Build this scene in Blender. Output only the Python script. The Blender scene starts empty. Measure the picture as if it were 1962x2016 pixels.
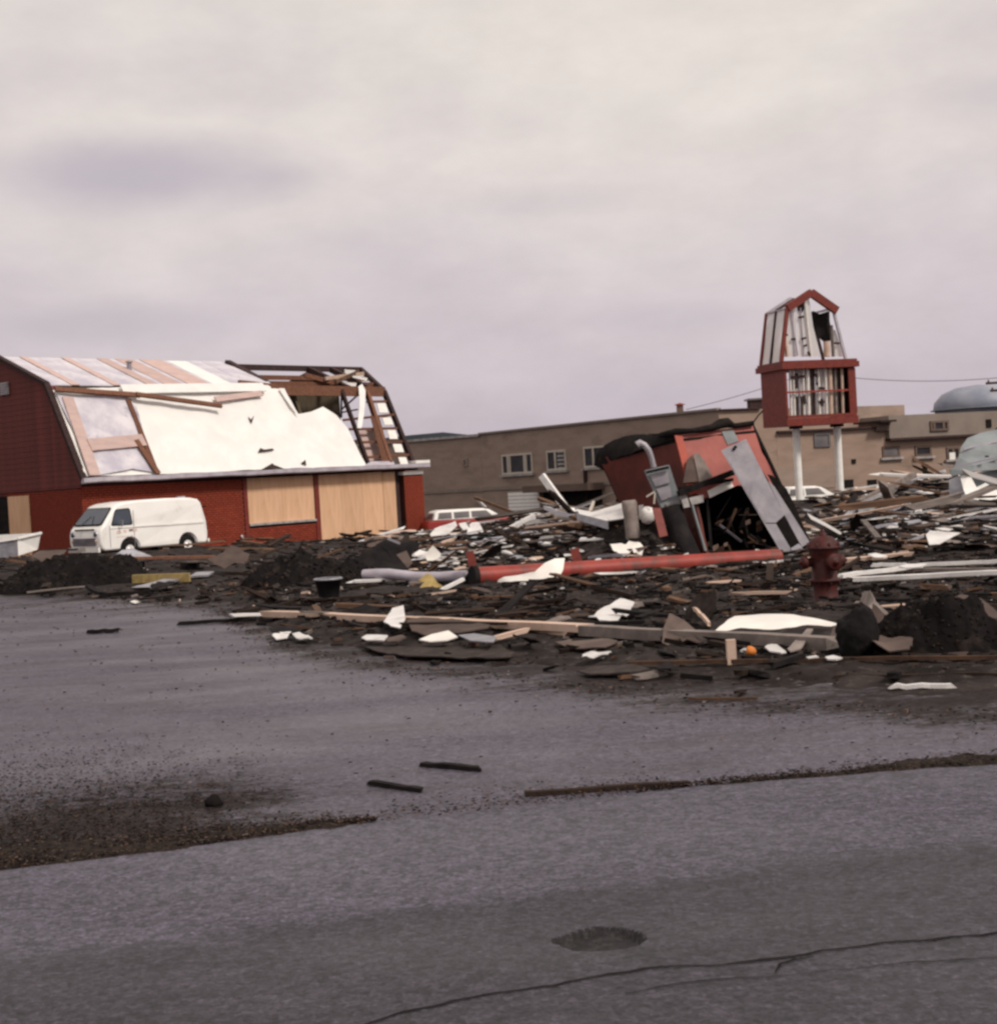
import bpy, bmesh, math, random
from mathutils import Vector as V, Matrix, noise
from mathutils.geometry import tessellate_polygon
random.seed(11)
rnd = random.random
def U(a, b): return random.uniform(a, b)

# ------------------------------------------------------------------ camera
F, CX, CY, EYE = 3000.0, 981.0, 1008.0, 1.65
ROLL = math.radians(3.3)
PITCH = math.atan((CY - 945) * math.cos(ROLL) / F)
sc = bpy.context.scene
col = sc.collection
cam = bpy.data.cameras.new('camera'); cam_ob = bpy.data.objects.new('camera', cam); col.objects.link(cam_ob)
CAM = Matrix.Translation((0, 0, EYE)) @ Matrix.Rotation(math.pi/2 - PITCH, 4, 'X') @ Matrix.Rotation(-ROLL, 4, 'Z')
cam_ob.matrix_world = CAM
cam.sensor_fit = 'HORIZONTAL'; cam.sensor_width = 36; cam.lens = 36 * F / 1962
cam.clip_start = .1; cam.clip_end = 5000
sc.camera = cam_ob
R3 = CAM.to_3x3(); C0 = V((0, 0, EYE))

# ------------------------------------------------------------------ sky, sun, exposure
SUN_EL, SUN_AZ = math.radians(46), math.radians(130)       # azimuth from +Y towards +X
w = bpy.data.worlds.new('World'); sc.world = w; w.use_nodes = True
nt = w.node_tree; nt.nodes.clear(); N = nt.nodes.new; Lk = nt.links.new
out = N('ShaderNodeOutputWorld')
sky = N('ShaderNodeTexSky'); sky.sky_type = 'NISHITA'; sky.sun_disc = False
sky.sun_elevation = SUN_EL; sky.sun_rotation = SUN_AZ; sky.dust_density = 3
b1 = N('ShaderNodeBackground'); b1.inputs[1].default_value = .1; Lk(sky.outputs[0], b1.inputs[0])
tc = N('ShaderNodeTexCoord')
sep = N('ShaderNodeSeparateXYZ'); Lk(tc.outputs['Generated'], sep.inputs[0])
mp = N('ShaderNodeMapping'); mp.inputs['Scale'].default_value = (3.2, 3.2, 6.5); mp.inputs['Location'].default_value = (1.3, .2, .55)
Lk(tc.outputs['Generated'], mp.inputs[0])
n1 = N('ShaderNodeTexNoise'); n1.inputs['Scale'].default_value = 1.5; n1.inputs['Detail'].default_value = 5; n1.inputs['Roughness'].default_value = .52
Lk(mp.outputs[0], n1.inputs['Vector'])
grad = N('ShaderNodeValToRGB'); e = grad.color_ramp.elements
e[0].position = 0; e[0].color = (.44, .385, .425, 1)
e[1].position = 1; e[1].color = (.635, .580, .525, 1)
for p, c in ((.05, (.475, .418, .452)), (.11, (.535, .472, .487)), (.17, (.595, .532, .515)), (.23, (.63, .570, .528)), (.29, (.632, .577, .525))):
    x = grad.color_ramp.elements.new(p); x.color = (*c, 1)
Lk(sep.outputs['Z'], grad.inputs[0])
cl = N('ShaderNodeMapRange'); cl.inputs[1].default_value = .44; cl.inputs[2].default_value = .66
cl.inputs[3].default_value = 0; cl.inputs[4].default_value = .34
Lk(n1.outputs['Fac'], cl.inputs[0])
mx = N('ShaderNodeMix'); mx.data_type = 'RGBA'; mx.inputs[7].default_value = (.40, .345, .40, 1)
n2_ = N('ShaderNodeTexNoise'); n2_.inputs['Scale'].default_value = 4.5; n2_.inputs['Detail'].default_value = 8; n2_.inputs['Roughness'].default_value = .62
Lk(mp.outputs[0], n2_.inputs['Vector'])
mot = N('ShaderNodeMapRange'); mot.inputs[1].default_value = .3; mot.inputs[2].default_value = .7; mot.inputs[3].default_value = .93; mot.inputs[4].default_value = 1.06
Lk(n2_.outputs['Fac'], mot.inputs[0])
gm = N('ShaderNodeVectorMath'); gm.operation = 'SCALE'; Lk(grad.outputs[0], gm.inputs[0]); Lk(mot.outputs[0], gm.inputs['Scale'])
Lk(cl.outputs[0], mx.inputs[0]); Lk(gm.outputs[0], mx.inputs[6])
# one long darker cloud bank low in the sky
def cloud_bank(d, r, amt, prev):
    vs = N('ShaderNodeVectorMath'); vs.operation = 'SUBTRACT'; vs.inputs[1].default_value = d
    Lk(tc.outputs['Generated'], vs.inputs[0])
    wn = N('ShaderNodeVectorMath'); wn.operation = 'MULTIPLY'; wn.inputs[1].default_value = (1/r[0], 1/r[0], 1/r[1])
    Lk(vs.outputs[0], wn.inputs[0])
    ln = N('ShaderNodeVectorMath'); ln.operation = 'LENGTH'; Lk(wn.outputs[0], ln.inputs[0])
    ad = N('ShaderNodeMath'); ad.operation = 'MULTIPLY_ADD'; ad.inputs[1].default_value = 2.2; ad.inputs[2].default_value = -1.1
    Lk(n1.outputs['Fac'], ad.inputs[0])
    a2 = N('ShaderNodeMath'); a2.operation = 'ADD'; Lk(ln.outputs['Value'], a2.inputs[0]); Lk(ad.outputs[0], a2.inputs[1])
    m = N('ShaderNodeMapRange'); m.interpolation_type = 'SMOOTHSTEP'
    m.inputs[1].default_value = .1; m.inputs[2].default_value = 1.15; m.inputs[3].default_value = amt; m.inputs[4].default_value = 0
    Lk(a2.outputs[0], m.inputs[0])
    k = N('ShaderNodeMix'); k.data_type = 'RGBA'; k.inputs[7].default_value = (.365, .322, .368, 1)
    Lk(m.outputs[0], k.inputs[0]); Lk(prev, k.inputs[6]); return k.outputs[2]
def raydir(px, py): return (R3 @ V(((px - CX)/F, -(py - CY)/F, -1)))
def skydir(px, py): return tuple(raydir(px, py).normalized())
o = mx.outputs[2]
o = cloud_bank(skydir(250, 345), (.135, .031), .72, o)
o = cloud_bank(skydir(180, 640), (.12, .018), .42, o)
o = cloud_bank(skydir(1050, 400), (.07, .012), .25, o)
o = cloud_bank(skydir(1300, 625), (.06, .010), .28, o)
o = cloud_bank(skydir(1960, 180), (.05, .02), .35, o)
b2 = N('ShaderNodeBackground'); b2.inputs[1].default_value = 1.12; Lk(o, b2.inputs[0])
ms = N('ShaderNodeMixShader'); ms.inputs[0].default_value = .93
Lk(b1.outputs[0], ms.inputs[1]); Lk(b2.outputs[0], ms.inputs[2]); Lk(ms.outputs[0], out.inputs[0])

sun = bpy.data.lights.new('sun', 'SUN'); sun.energy = 2.2; sun.angle = math.radians(9); sun.color = (1, .93, .84)
sun_ob = bpy.data.objects.new('sun', sun); col.objects.link(sun_ob)
sd = V((math.sin(SUN_AZ)*math.cos(SUN_EL), math.cos(SUN_AZ)*math.cos(SUN_EL), math.sin(SUN_EL)))
sun_ob.rotation_euler = sd.to_track_quat('Z', 'Y').to_euler(); sun_ob.location = (30, -20, 60)
vs_ = sc.view_settings; sc.display_settings.display_device = 'sRGB'
vs_.view_transform = 'Standard'; vs_.look = 'None'; vs_.exposure = .22; vs_.gamma = 1; vs_.use_curve_mapping = False
sc.cycles.filter_width = 2.7

# ------------------------------------------------------------------ terrain functions
def smooth(t, a, b):
    t = max(0, min(1, (t - a)/(b - a))); return t*t*(3 - 2*t)
def lerp_tab(tab, x):
    if x <= tab[0][0]: return tab[0][1]
    for (x0, y0), (x1, y1) in zip(tab, tab[1:]):
        if x <= x1: return y0 + (y1 - y0)*(x - x0)/(x1 - x0)
    return tab[-1][1]
def H(y): return lerp_tab([(12, 0), (25, -.1), (50, -.16), (56, -.26), (66, -.72), (80, -.85)], y)
def P(px, py, Y):
    d = raydir(px, py); return C0 + d*(Y/d.y)
def onplane(px, py, p0, n):
    d = raydir(px, py); return C0 + d*(n.dot(p0 - C0)/n.dot(d))
def march(px, py, fz, y0=3.0, y1=130):
    d = raydir(px, py); y = y0
    while y < y1:
        p = C0 + d*(y/d.y)
        if p.z <= fz(p.x, p.y): break
        y *= 1.004
    return C0 + d*(y/d.y)
flat = lambda x, y: H(y)
EDGE = sorted([(lambda p: (p.x, p.y))(march(px, py, flat)) for px, py in
        ((-330, 1172), (0, 1172), (150, 1178), (280, 1185), (430, 1196), (500, 1238), (560, 1268), (700, 1300), (850, 1318), (1020, 1330),
         (1150, 1345), (1300, 1358), (1450, 1372), (1700, 1388), (1962, 1400), (2250, 1410))])
def yb(x): return lerp_tab(EDGE, x)
def pile(x, y):
    u = x/y
    a = lerp_tab([(-.09, 0), (-.05, .10), (-.015, .18), (.03, .42), (.11, .46), (.2, .42), (.24, .58), (.31, .85), (.4, .9)], u)
    p = a*smooth(y, 33, 52)*(1 - smooth(y, 64, 76))
    p += .38*smooth(u, .21, .26)*smooth(y, 20, 30)*(1 - smooth(y, 36, 50))
    p += .82*math.exp(-((x - 2.62)/.85)**2 - ((y - 29.7)/1.1)**2) + .35*math.exp(-((x - 1.5)/1.3)**2 - ((y - 31)/1.6)**2)
    return p
def dirt(x, y):
    s = y - yb(x)
    n = .05*noise.noise((x*.8, y*.8, 1)) + .035*noise.noise((x*2.6, y*2.6, 3)) + .02*noise.noise((x*7, y*7, 5))
    pl = pile(x, y)
    n2 = pl*.28*noise.noise((x*.7, y*.55, 9)) if pl > .02 else 0
    return H(y) - .11 + .19*smooth(s, -.6, 2.2) + n + pl + n2
def top(x, y): return max(H(y), dirt(x, y)) if y > yb(x) - 1 else H(y)
def G(px, py): return march(px, py, top)

# ------------------------------------------------------------------ materials
MATS = {}
def M(name, c, c2=None, rough=.75, scale=4, mix=1.0, bump=.15, bscale=25, metal=0, stretch=(1, 1, 1), rand=0.0, spec=.3, lo=.38, hi=.62, detail=6, c3=None, s3=1.2, lo3=.55, hi3=.68):
    m = bpy.data.materials.new(name); m.use_nodes = True; t = m.node_tree; nd = t.nodes.new; lk = t.links.new
    b = t.nodes['Principled BSDF']
    b.inputs['Roughness'].default_value = rough; b.inputs['Metallic'].default_value = metal
    b.inputs['Specular IOR Level'].default_value = spec if rough < .72 else spec*.25
    tcn = nd('ShaderNodeTexCoord'); mpn = nd('ShaderNodeMapping'); mpn.inputs['Scale'].default_value = stretch
    lk(tcn.outputs['Object'], mpn.inputs[0])
    c2 = c2 or tuple(x*.6 for x in c)
    no = nd('ShaderNodeTexNoise'); no.inputs['Scale'].default_value = scale; no.inputs['Detail'].default_value = detail; no.inputs['Roughness'].default_value = .6
    lk(mpn.outputs[0], no.inputs['Vector'])
    mr = nd('ShaderNodeMapRange'); mr.inputs[1].default_value = lo; mr.inputs[2].default_value = hi; mr.inputs[4].default_value = mix
    lk(no.outputs['Fac'], mr.inputs[0])
    k = nd('ShaderNodeMix'); k.data_type = 'RGBA'; k.inputs[6].default_value = (*c, 1); k.inputs[7].default_value = (*c2, 1)
    lk(mr.outputs[0], k.inputs[0]); o = k.outputs[2]
    if c3:
        n3 = nd('ShaderNodeTexNoise'); n3.inputs['Scale'].default_value = s3; n3.inputs['Detail'].default_value = 8; n3.inputs['Roughness'].default_value = .65
        lk(mpn.outputs[0], n3.inputs['Vector'])
        m3 = nd('ShaderNodeMapRange'); m3.inputs[1].default_value = lo3; m3.inputs[2].default_value = hi3
        lk(n3.outputs['Fac'], m3.inputs[0])
        k3 = nd('ShaderNodeMix'); k3.data_type = 'RGBA'; k3.inputs[7].default_value = (*c3, 1)
        lk(m3.outputs[0], k3.inputs[0]); lk(o, k3.inputs[6]); o = k3.outputs[2]
    if rand:
        oi = nd('ShaderNodeObjectInfo'); r = nd('ShaderNodeMapRange'); r.inputs[3].default_value = 1 - rand; r.inputs[4].default_value = 1 + rand
        lk(oi.outputs['Random'], r.inputs[0])
        hs = nd('ShaderNodeHueSaturation'); lk(r.outputs[0], hs.inputs['Value']); lk(o, hs.inputs['Color']); o = hs.outputs[0]
    lk(o, b.inputs['Base Color'])
    if bump:
        nb = nd('ShaderNodeTexNoise'); nb.inputs['Scale'].default_value = bscale; nb.inputs['Detail'].default_value = 4
        lk(mpn.outputs[0], nb.inputs['Vector'])
        bp = nd('ShaderNodeBump'); bp.inputs['Strength'].default_value = bump; bp.inputs['Distance'].default_value = .03
        lk(nb.outputs['Fac'], bp.inputs['Height']); lk(bp.outputs[0], b.inputs['Normal'])
    MATS[name] = m; return m

M('brick_red', (.30, .060, .034), (.23, .046, .029), rough=.8, scale=9, rand=.14, bump=.3, bscale=60)
M('mortar', (.055, .022, .02), (.04, .018, .016), scale=8)
M('siding_red', (.165, .032, .026), (.11, .024, .02), rough=.7, scale=2.2, stretch=(1, 1, .4), rand=.05)
M('trim_red', (.20, .035, .024), (.14, .026, .02), rough=.55, scale=6)
M('plywood', (.70, .43, .275), (.60, .36, .21), rough=.7, scale=1.6, stretch=(3.5, 3.5, .45), bump=.05, c3=(.40, .23, .11), s3=1.1, lo3=.6, hi3=.75, rand=.08)
M('roof_white', (.80, .775, .74), (.68, .655, .64), rough=.65, scale=1.3, bump=.12, bscale=3, mix=.6, c3=(.62, .58, .57), s3=.8, lo3=.64, hi3=.8)
M('felt_grey', (.44, .41, .475), (.66, .62, .65), rough=.7, scale=.9, bump=.1, bscale=6, c3=(.24, .22, .29), s3=.55, lo3=.56, hi3=.72)
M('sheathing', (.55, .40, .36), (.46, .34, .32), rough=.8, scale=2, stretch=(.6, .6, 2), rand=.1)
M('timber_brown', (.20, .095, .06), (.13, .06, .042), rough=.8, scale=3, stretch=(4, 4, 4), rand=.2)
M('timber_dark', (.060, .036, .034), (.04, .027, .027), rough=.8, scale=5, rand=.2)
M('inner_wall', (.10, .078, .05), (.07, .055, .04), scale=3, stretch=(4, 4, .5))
M('white_paint', (.88, .85, .81), (.80, .77, .74), rough=.5, scale=4, bump=.03)
M('van_paint', (.88, .855, .82), (.83, .80, .77), rough=.35, scale=1.5, bump=0, spec=.5, c3=(.58, .53, .48), s3=1.6, lo3=.60, hi3=.80)
M('glass_dark', (.035, .045, .065), (.05, .06, .085), rough=.12, scale=1.5, bump=0, spec=.6)
M('rubber', (.018, .017, .017), rough=.8, scale=20)
M('chrome', (.5, .5, .52), (.35, .35, .37), rough=.35, metal=.7, scale=5, bump=0)
M('gutter', (.47, .43, .48), (.36, .32, .36), rough=.5, scale=2.5, bump=.06)
M('metal_grey', (.40, .37, .40), (.27, .25, .28), rough=.5, scale=2.3, bump=.08, metal=.25, c3=(.12, .11, .13), s3=1.6, lo3=.58, hi3=.75)
M('metal_blue', (.235, .255, .265), (.17, .185, .195), rough=.55, scale=1.7, bump=.1, rand=.12)
M('tan_brick', (.33, .25, .205), (.275, .208, .172), rough=.85, scale=.7, stretch=(1, 1, 3), c3=(.24, .178, .15), s3=.35, bump=.1)
M('tan_brick_light', (.34, .245, .195), (.285, .205, .16), rough=.85, scale=.7, stretch=(1, 1, 3), c3=(.20, .14, .11), s3=.3, bump=.1)
M('tan_fascia', (.26, .215, .185), (.22, .18, .155), rough=.85, scale=1)
M('tan_dark', (.17, .12, .10), (.13, .095, .08), rough=.85, scale=1)
M('stone_sill', (.42, .39, .38), rough=.7, scale=4)
M('cream_paint', (.55, .49, .42), (.48, .42, .36), rough=.6, scale=6)
M('win_glass', (.022, .021, .026), (.04, .036, .04), rough=.25, scale=.8, bump=0, spec=.2)
M('win_glass_grey', (.17, .155, .155), (.11, .10, .105), rough=.3, scale=1.2, bump=0)
M('pole_red', (.31, .046, .034), (.22, .036, .027), rough=.5, scale=4, bump=.08, c3=(.10, .05, .04), s3=2.2, lo3=.50, hi3=.68)
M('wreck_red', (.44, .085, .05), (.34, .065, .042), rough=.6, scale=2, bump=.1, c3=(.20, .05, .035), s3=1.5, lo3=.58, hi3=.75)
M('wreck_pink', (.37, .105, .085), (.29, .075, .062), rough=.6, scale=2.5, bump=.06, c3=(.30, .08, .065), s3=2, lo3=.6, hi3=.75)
M('wreck_shaded', (.135, .025, .016), (.08, .018, .013), rough=.65, scale=2.2, bump=.15, c3=(.08, .022, .018), s3=1.8, lo3=.55, hi3=.75)  # hut red darkened for the wall turned away from the sun
M('hydrant_red', (.072, .010, .008), (.032, .008, .007), rough=.6, scale=14, bump=.15, c3=(.06, .018, .016), s3=9, lo3=.52, hi3=.66)
M('dull_black', (.010, .009, .009), (.022, .018, .017), rough=.9, scale=5, bump=.3)
M('tar', (.012, .0105, .011), (.024, .020, .020), rough=.8, scale=3, bump=.35, rand=.3)
M('wood_dark', (.040, .025, .019), (.022, .015, .0125), rough=.85, scale=4, rand=.4)
M('wood_brown', (.15, .085, .055), (.09, .055, .04), rough=.85, scale=4, rand=.3)
M('wood_grey', (.24, .20, .18), (.15, .125, .115), rough=.85, scale=4, rand=.3)
M('wood_pale', (.60, .44, .36), (.48, .34, .26), rough=.75, scale=2.6, rand=.1)
M('board_white', (.72, .69, .67), (.58, .55, .54), rough=.65, scale=3, rand=.16, c3=(.32, .27, .25), s3=2.5, lo3=.6, hi3=.75)
M('sheet_white', (.82, .78, .72), (.72, .68, .64), rough=.6, scale=3, bump=.06, c3=(.55, .47, .42), s3=4, lo3=.66, hi3=.8)
M('strip_metal', (.40, .39, .43), (.28, .27, .30), rough=.4, metal=.4, scale=5, rand=.3)
M('card_tan', (.125, .092, .080), (.085, .063, .056), rough=.85, scale=2.5, rand=.25)
M('roof_scrap', (.060, .046, .042), (.034, .028, .026), rough=.9, scale=9, rand=.35)
M('yellow', (.42, .30, .11), (.27, .19, .07), rough=.6, scale=6)
M('orange', (.75, .24, .05), rough=.6)
M('red_scrap', (.33, .05, .035), (.2, .035, .03), rough=.6, scale=6)
M('soil', (.041, .0325, .031), (.016, .0125, .0115), rough=.95, scale=2.2, bump=.8, bscale=14, c3=(.085, .070, .064), s3=9, lo3=.56, hi3=.68, detail=12)
M('grit', (.040, .029, .024), (.014, .011, .010), rough=.95, scale=22, bump=.9, bscale=40, c3=(.14, .10, .075), s3=38, lo3=.60, hi3=.70, detail=10)
M('soil_black', (.013, .0105, .0105), (.007, .006, .006), rough=.95, scale=4, bump=.8, bscale=12, c3=(.04, .029, .025), s3=3, lo3=.56, hi3=.72)
M('hill', (.035, .042, .05), (.025, .03, .036), rough=.9, scale=.05)
M('tank_blue', (.20, .215, .27), (.30, .305, .35), rough=.5, scale=.3, bump=0)
M('wire', (.12, .11, .12), rough=.7, bump=0)
M('lettering_red', (.78, .50, .44), (.80, .66, .60), rough=.6, scale=30)
M('plastic_black', (.016, .015, .016), rough=.5, scale=8)
M('concrete', (.23, .20, .195), (.17, .15, .145), rough=.85, scale=5, bump=.2)
M('wagon_red', (.30, .028, .024), (.25, .024, .02), rough=.3, scale=2, bump=0, spec=.5)
M('tube_white', (.78, .74, .70), (.68, .62, .58), rough=.4, scale=6, bump=0)

m = bpy.data.materials.new('plastic_skin'); m.use_nodes = True; t_ = m.node_tree; pb = t_.nodes['Principled BSDF']
pb.inputs['Roughness'].default_value = .4; tl = t_.nodes.new('ShaderNodeBsdfTranslucent'); mxs = t_.nodes.new('ShaderNodeMixShader'); mxs.inputs[0].default_value = .55
nz = t_.nodes.new('ShaderNodeTexNoise'); nz.inputs['Scale'].default_value = 2.2; nz.inputs['Detail'].default_value = 6
rp_ = t_.nodes.new('ShaderNodeValToRGB'); rp_.color_ramp.elements[0].position = .35; rp_.color_ramp.elements[0].color = (.92, .90, .93, 1); rp_.color_ramp.elements[1].position = .6; rp_.color_ramp.elements[1].color = (.96, .94, .92, 1)
tcn_ = t_.nodes.new('ShaderNodeTexCoord'); t_.links.new(tcn_.outputs['Object'], nz.inputs['Vector']); t_.links.new(nz.outputs['Fac'], rp_.inputs[0])
t_.links.new(rp_.outputs[0], pb.inputs['Base Color']); t_.links.new(rp_.outputs[0], tl.inputs['Color'])
t_.links.new(pb.outputs[0], mxs.inputs[1]); t_.links.new(tl.outputs[0], mxs.inputs[2]); t_.links.new(mxs.outputs[0], t_.nodes['Material Output'].inputs[0]); MATS['plastic_skin'] = m
def asphalt(name, tones, rough, speck, seam=None, stains=False):
    """tones: one or two (base, variation, dirt) triples; two are joined along a worn seam"""
    m = bpy.data.materials.new(name); m.use_nodes = True; t = m.node_tree; nd = t.nodes.new; lk = t.links.new
    bs = t.nodes['Principled BSDF']; bs.inputs['Specular IOR Level'].default_value = .4
    g = nd('ShaderNodeNewGeometry'); sp_ = nd('ShaderNodeSeparateXYZ'); lk(g.outputs['Position'], sp_.inputs[0])
    def noi(s, d=6, r=.6, st=(1, 1, 1)):
        mpn = nd('ShaderNodeMapping'); mpn.inputs['Scale'].default_value = st; lk(g.outputs['Position'], mpn.inputs[0])
        n = nd('ShaderNodeTexNoise'); n.inputs['Scale'].default_value = s; n.inputs['Detail'].default_value = d; n.inputs['Roughness'].default_value = r
        lk(mpn.outputs[0], n.inputs['Vector']); return n.outputs['Fac']
    def rng(i, lo, hi, t0=0, t1=1):
        r = nd('ShaderNodeMapRange'); r.inputs[1].default_value = lo; r.inputs[2].default_value = hi; r.inputs[3].default_value = t0; r.inputs[4].default_value = t1
        lk(i, r.inputs[0]); return r.outputs[0]
    def mt(op, a, b):
        k = nd('ShaderNodeMath'); k.operation = op
        for i, v in ((0, a), (1, b)):
            if isinstance(v, (int, float)): k.inputs[i].default_value = v
            else: lk(v, k.inputs[i])
        return k.outputs[0]
    def mixc(f, x, y):
        k = nd('ShaderNodeMix'); k.data_type = 'RGBA'; lk(f, k.inputs[0])
        for i, s in ((6, x), (7, y)):
            if isinstance(s, tuple): k.inputs[i].default_value = (*s, 1)
            else: lk(s, k.inputs[i])
        return k.outputs[2]
    broad = rng(noi(.45, 8, .65, (.5, 1, 1)), .36, .64); streak = rng(noi(1.5, 8, .72, (.3, 1, 1)), .52, .68, 0, .75)
    o_ = None
    for a, b, c in tones:
        q = mixc(streak, mixc(broad, a, b), c)
        o_ = q if o_ is None else mixc(fseam, o_, q)
        if seam and o_ is q:
            m_, c_ = seam
            d = mt('SUBTRACT', mt('SUBTRACT', sp_.outputs['Y'], mt('MULTIPLY', sp_.outputs['X'], m_)), c_)
            d = mt('ADD', d, mt('MULTIPLY', mt('SUBTRACT', noi(2.2, 6, .7, (.5, 1, 1)), .5), .55))
            fseam = rng(mt('MULTIPLY', d, -1), -.05, .12)
    if stains:
        at = nd('ShaderNodeAttribute'); at.attribute_name = 'mud'
        n_ = mt('ADD', mt('MULTIPLY', noi(1.3, 10, .74, (.5, 1, 1)), .75), mt('MULTIPLY', noi(11, 9, .86, (.6, 1, 1)), .85))
        fmud = rng(mt('ADD', n_, mt('MULTIPLY', at.outputs['Fac'], .34)), .97, 1.12, 0, .95)
        lk(mt('SUBTRACT', .34, mt('MULTIPLY', fmud, .32)), bs.inputs['Specular IOR Level'])
        o_ = mixc(fmud, o_, (.021, .0155, .0135))
        o_ = mixc(rng(mt('ADD', noi(.7, 7, .7, (.25, 1, 1)), mt('MULTIPLY', at.outputs['Fac'], .02)), .60, .72, 0, .5), o_, (.13, .118, .135))
    mot = noi(20, 9, .84, (1, 1, 1)); fine = noi(55, 4, .85)
    dark = nd('ShaderNodeMix'); dark.data_type = 'RGBA'; dark.blend_type = 'MULTIPLY'; dark.inputs[0].default_value = 1
    lk(o_, dark.inputs[6]); lk(mixc(rng(mot, .33, .67), (.66, .65, .64), (1.33, 1.335, 1.34)), dark.inputs[7]); o_ = dark.outputs[2]
    d3 = nd('ShaderNodeMix'); d3.data_type = 'RGBA'; d3.blend_type = 'MULTIPLY'; d3.inputs[0].default_value = 1
    lk(o_, d3.inputs[6]); lk(mixc(rng(noi(5, 12, .80, (.6, 1, 1)), .36, .64), (.86, .85, .845), (1.13, 1.135, 1.14)), d3.inputs[7]); o_ = d3.outputs[2]
    d2 = nd('ShaderNodeMix'); d2.data_type = 'RGBA'; d2.blend_type = 'MULTIPLY'; d2.inputs[0].default_value = speck
    lk(o_, d2.inputs[6]); lk(mixc(rng(fine, .36, .66), (.22, .20, .19), (1.75, 1.73, 1.70)), d2.inputs[7]); o_ = d2.outputs[2]
    vo = nd('ShaderNodeTexVoronoi'); vo.inputs['Scale'].default_value = 34; lk(g.outputs['Position'], vo.inputs['Vector'])
    sv = nd('ShaderNodeSeparateColor'); lk(vo.outputs['Color'], sv.inputs[0])
    d4 = nd('ShaderNodeMix'); d4.data_type = 'RGBA'; d4.blend_type = 'MULTIPLY'; d4.inputs[0].default_value = speck
    lk(o_, d4.inputs[6]); lk(mixc(sv.outputs[0], (.52, .50, .49), (1.5, 1.49, 1.48)), d4.inputs[7]); o_ = d4.outputs[2]
    lk(o_, bs.inputs['Base Color'])
    lk(rng(noi(.8, 5, .6, (.4, 1, 1)), .35, .65, rough - .1, rough + .16), bs.inputs['Roughness'])
    bp = nd('ShaderNodeBump'); bp.inputs['Strength'].default_value = .5; bp.inputs['Distance'].default_value = .006
    lk(fine, bp.inputs['Height']); lk(bp.outputs[0], bs.inputs['Normal'])
    MATS[name] = m
SEAM = (.229, 6.01)
asphalt('asphalt_road', [((.074, .067, .094), (.060, .054, .076), (.051, .045, .061)), ((.039, .034, .0465), (.031, .027, .037), (.025, .0215, .028))], .55, .9, SEAM)
asphalt('asphalt_lot', [((.087, .077, .106), (.067, .059, .081), (.043, .035, .042))], .5, .75, None, True)
asphalt('asphalt_patch', [((.015, .013, .0145), (.021, .018, .020), (.013, .011, .012))], .85, .9)
asphalt('pale_edge', [((.112, .102, .132), (.096, .088, .112), (.082, .075, .095))], .35, .5)

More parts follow.
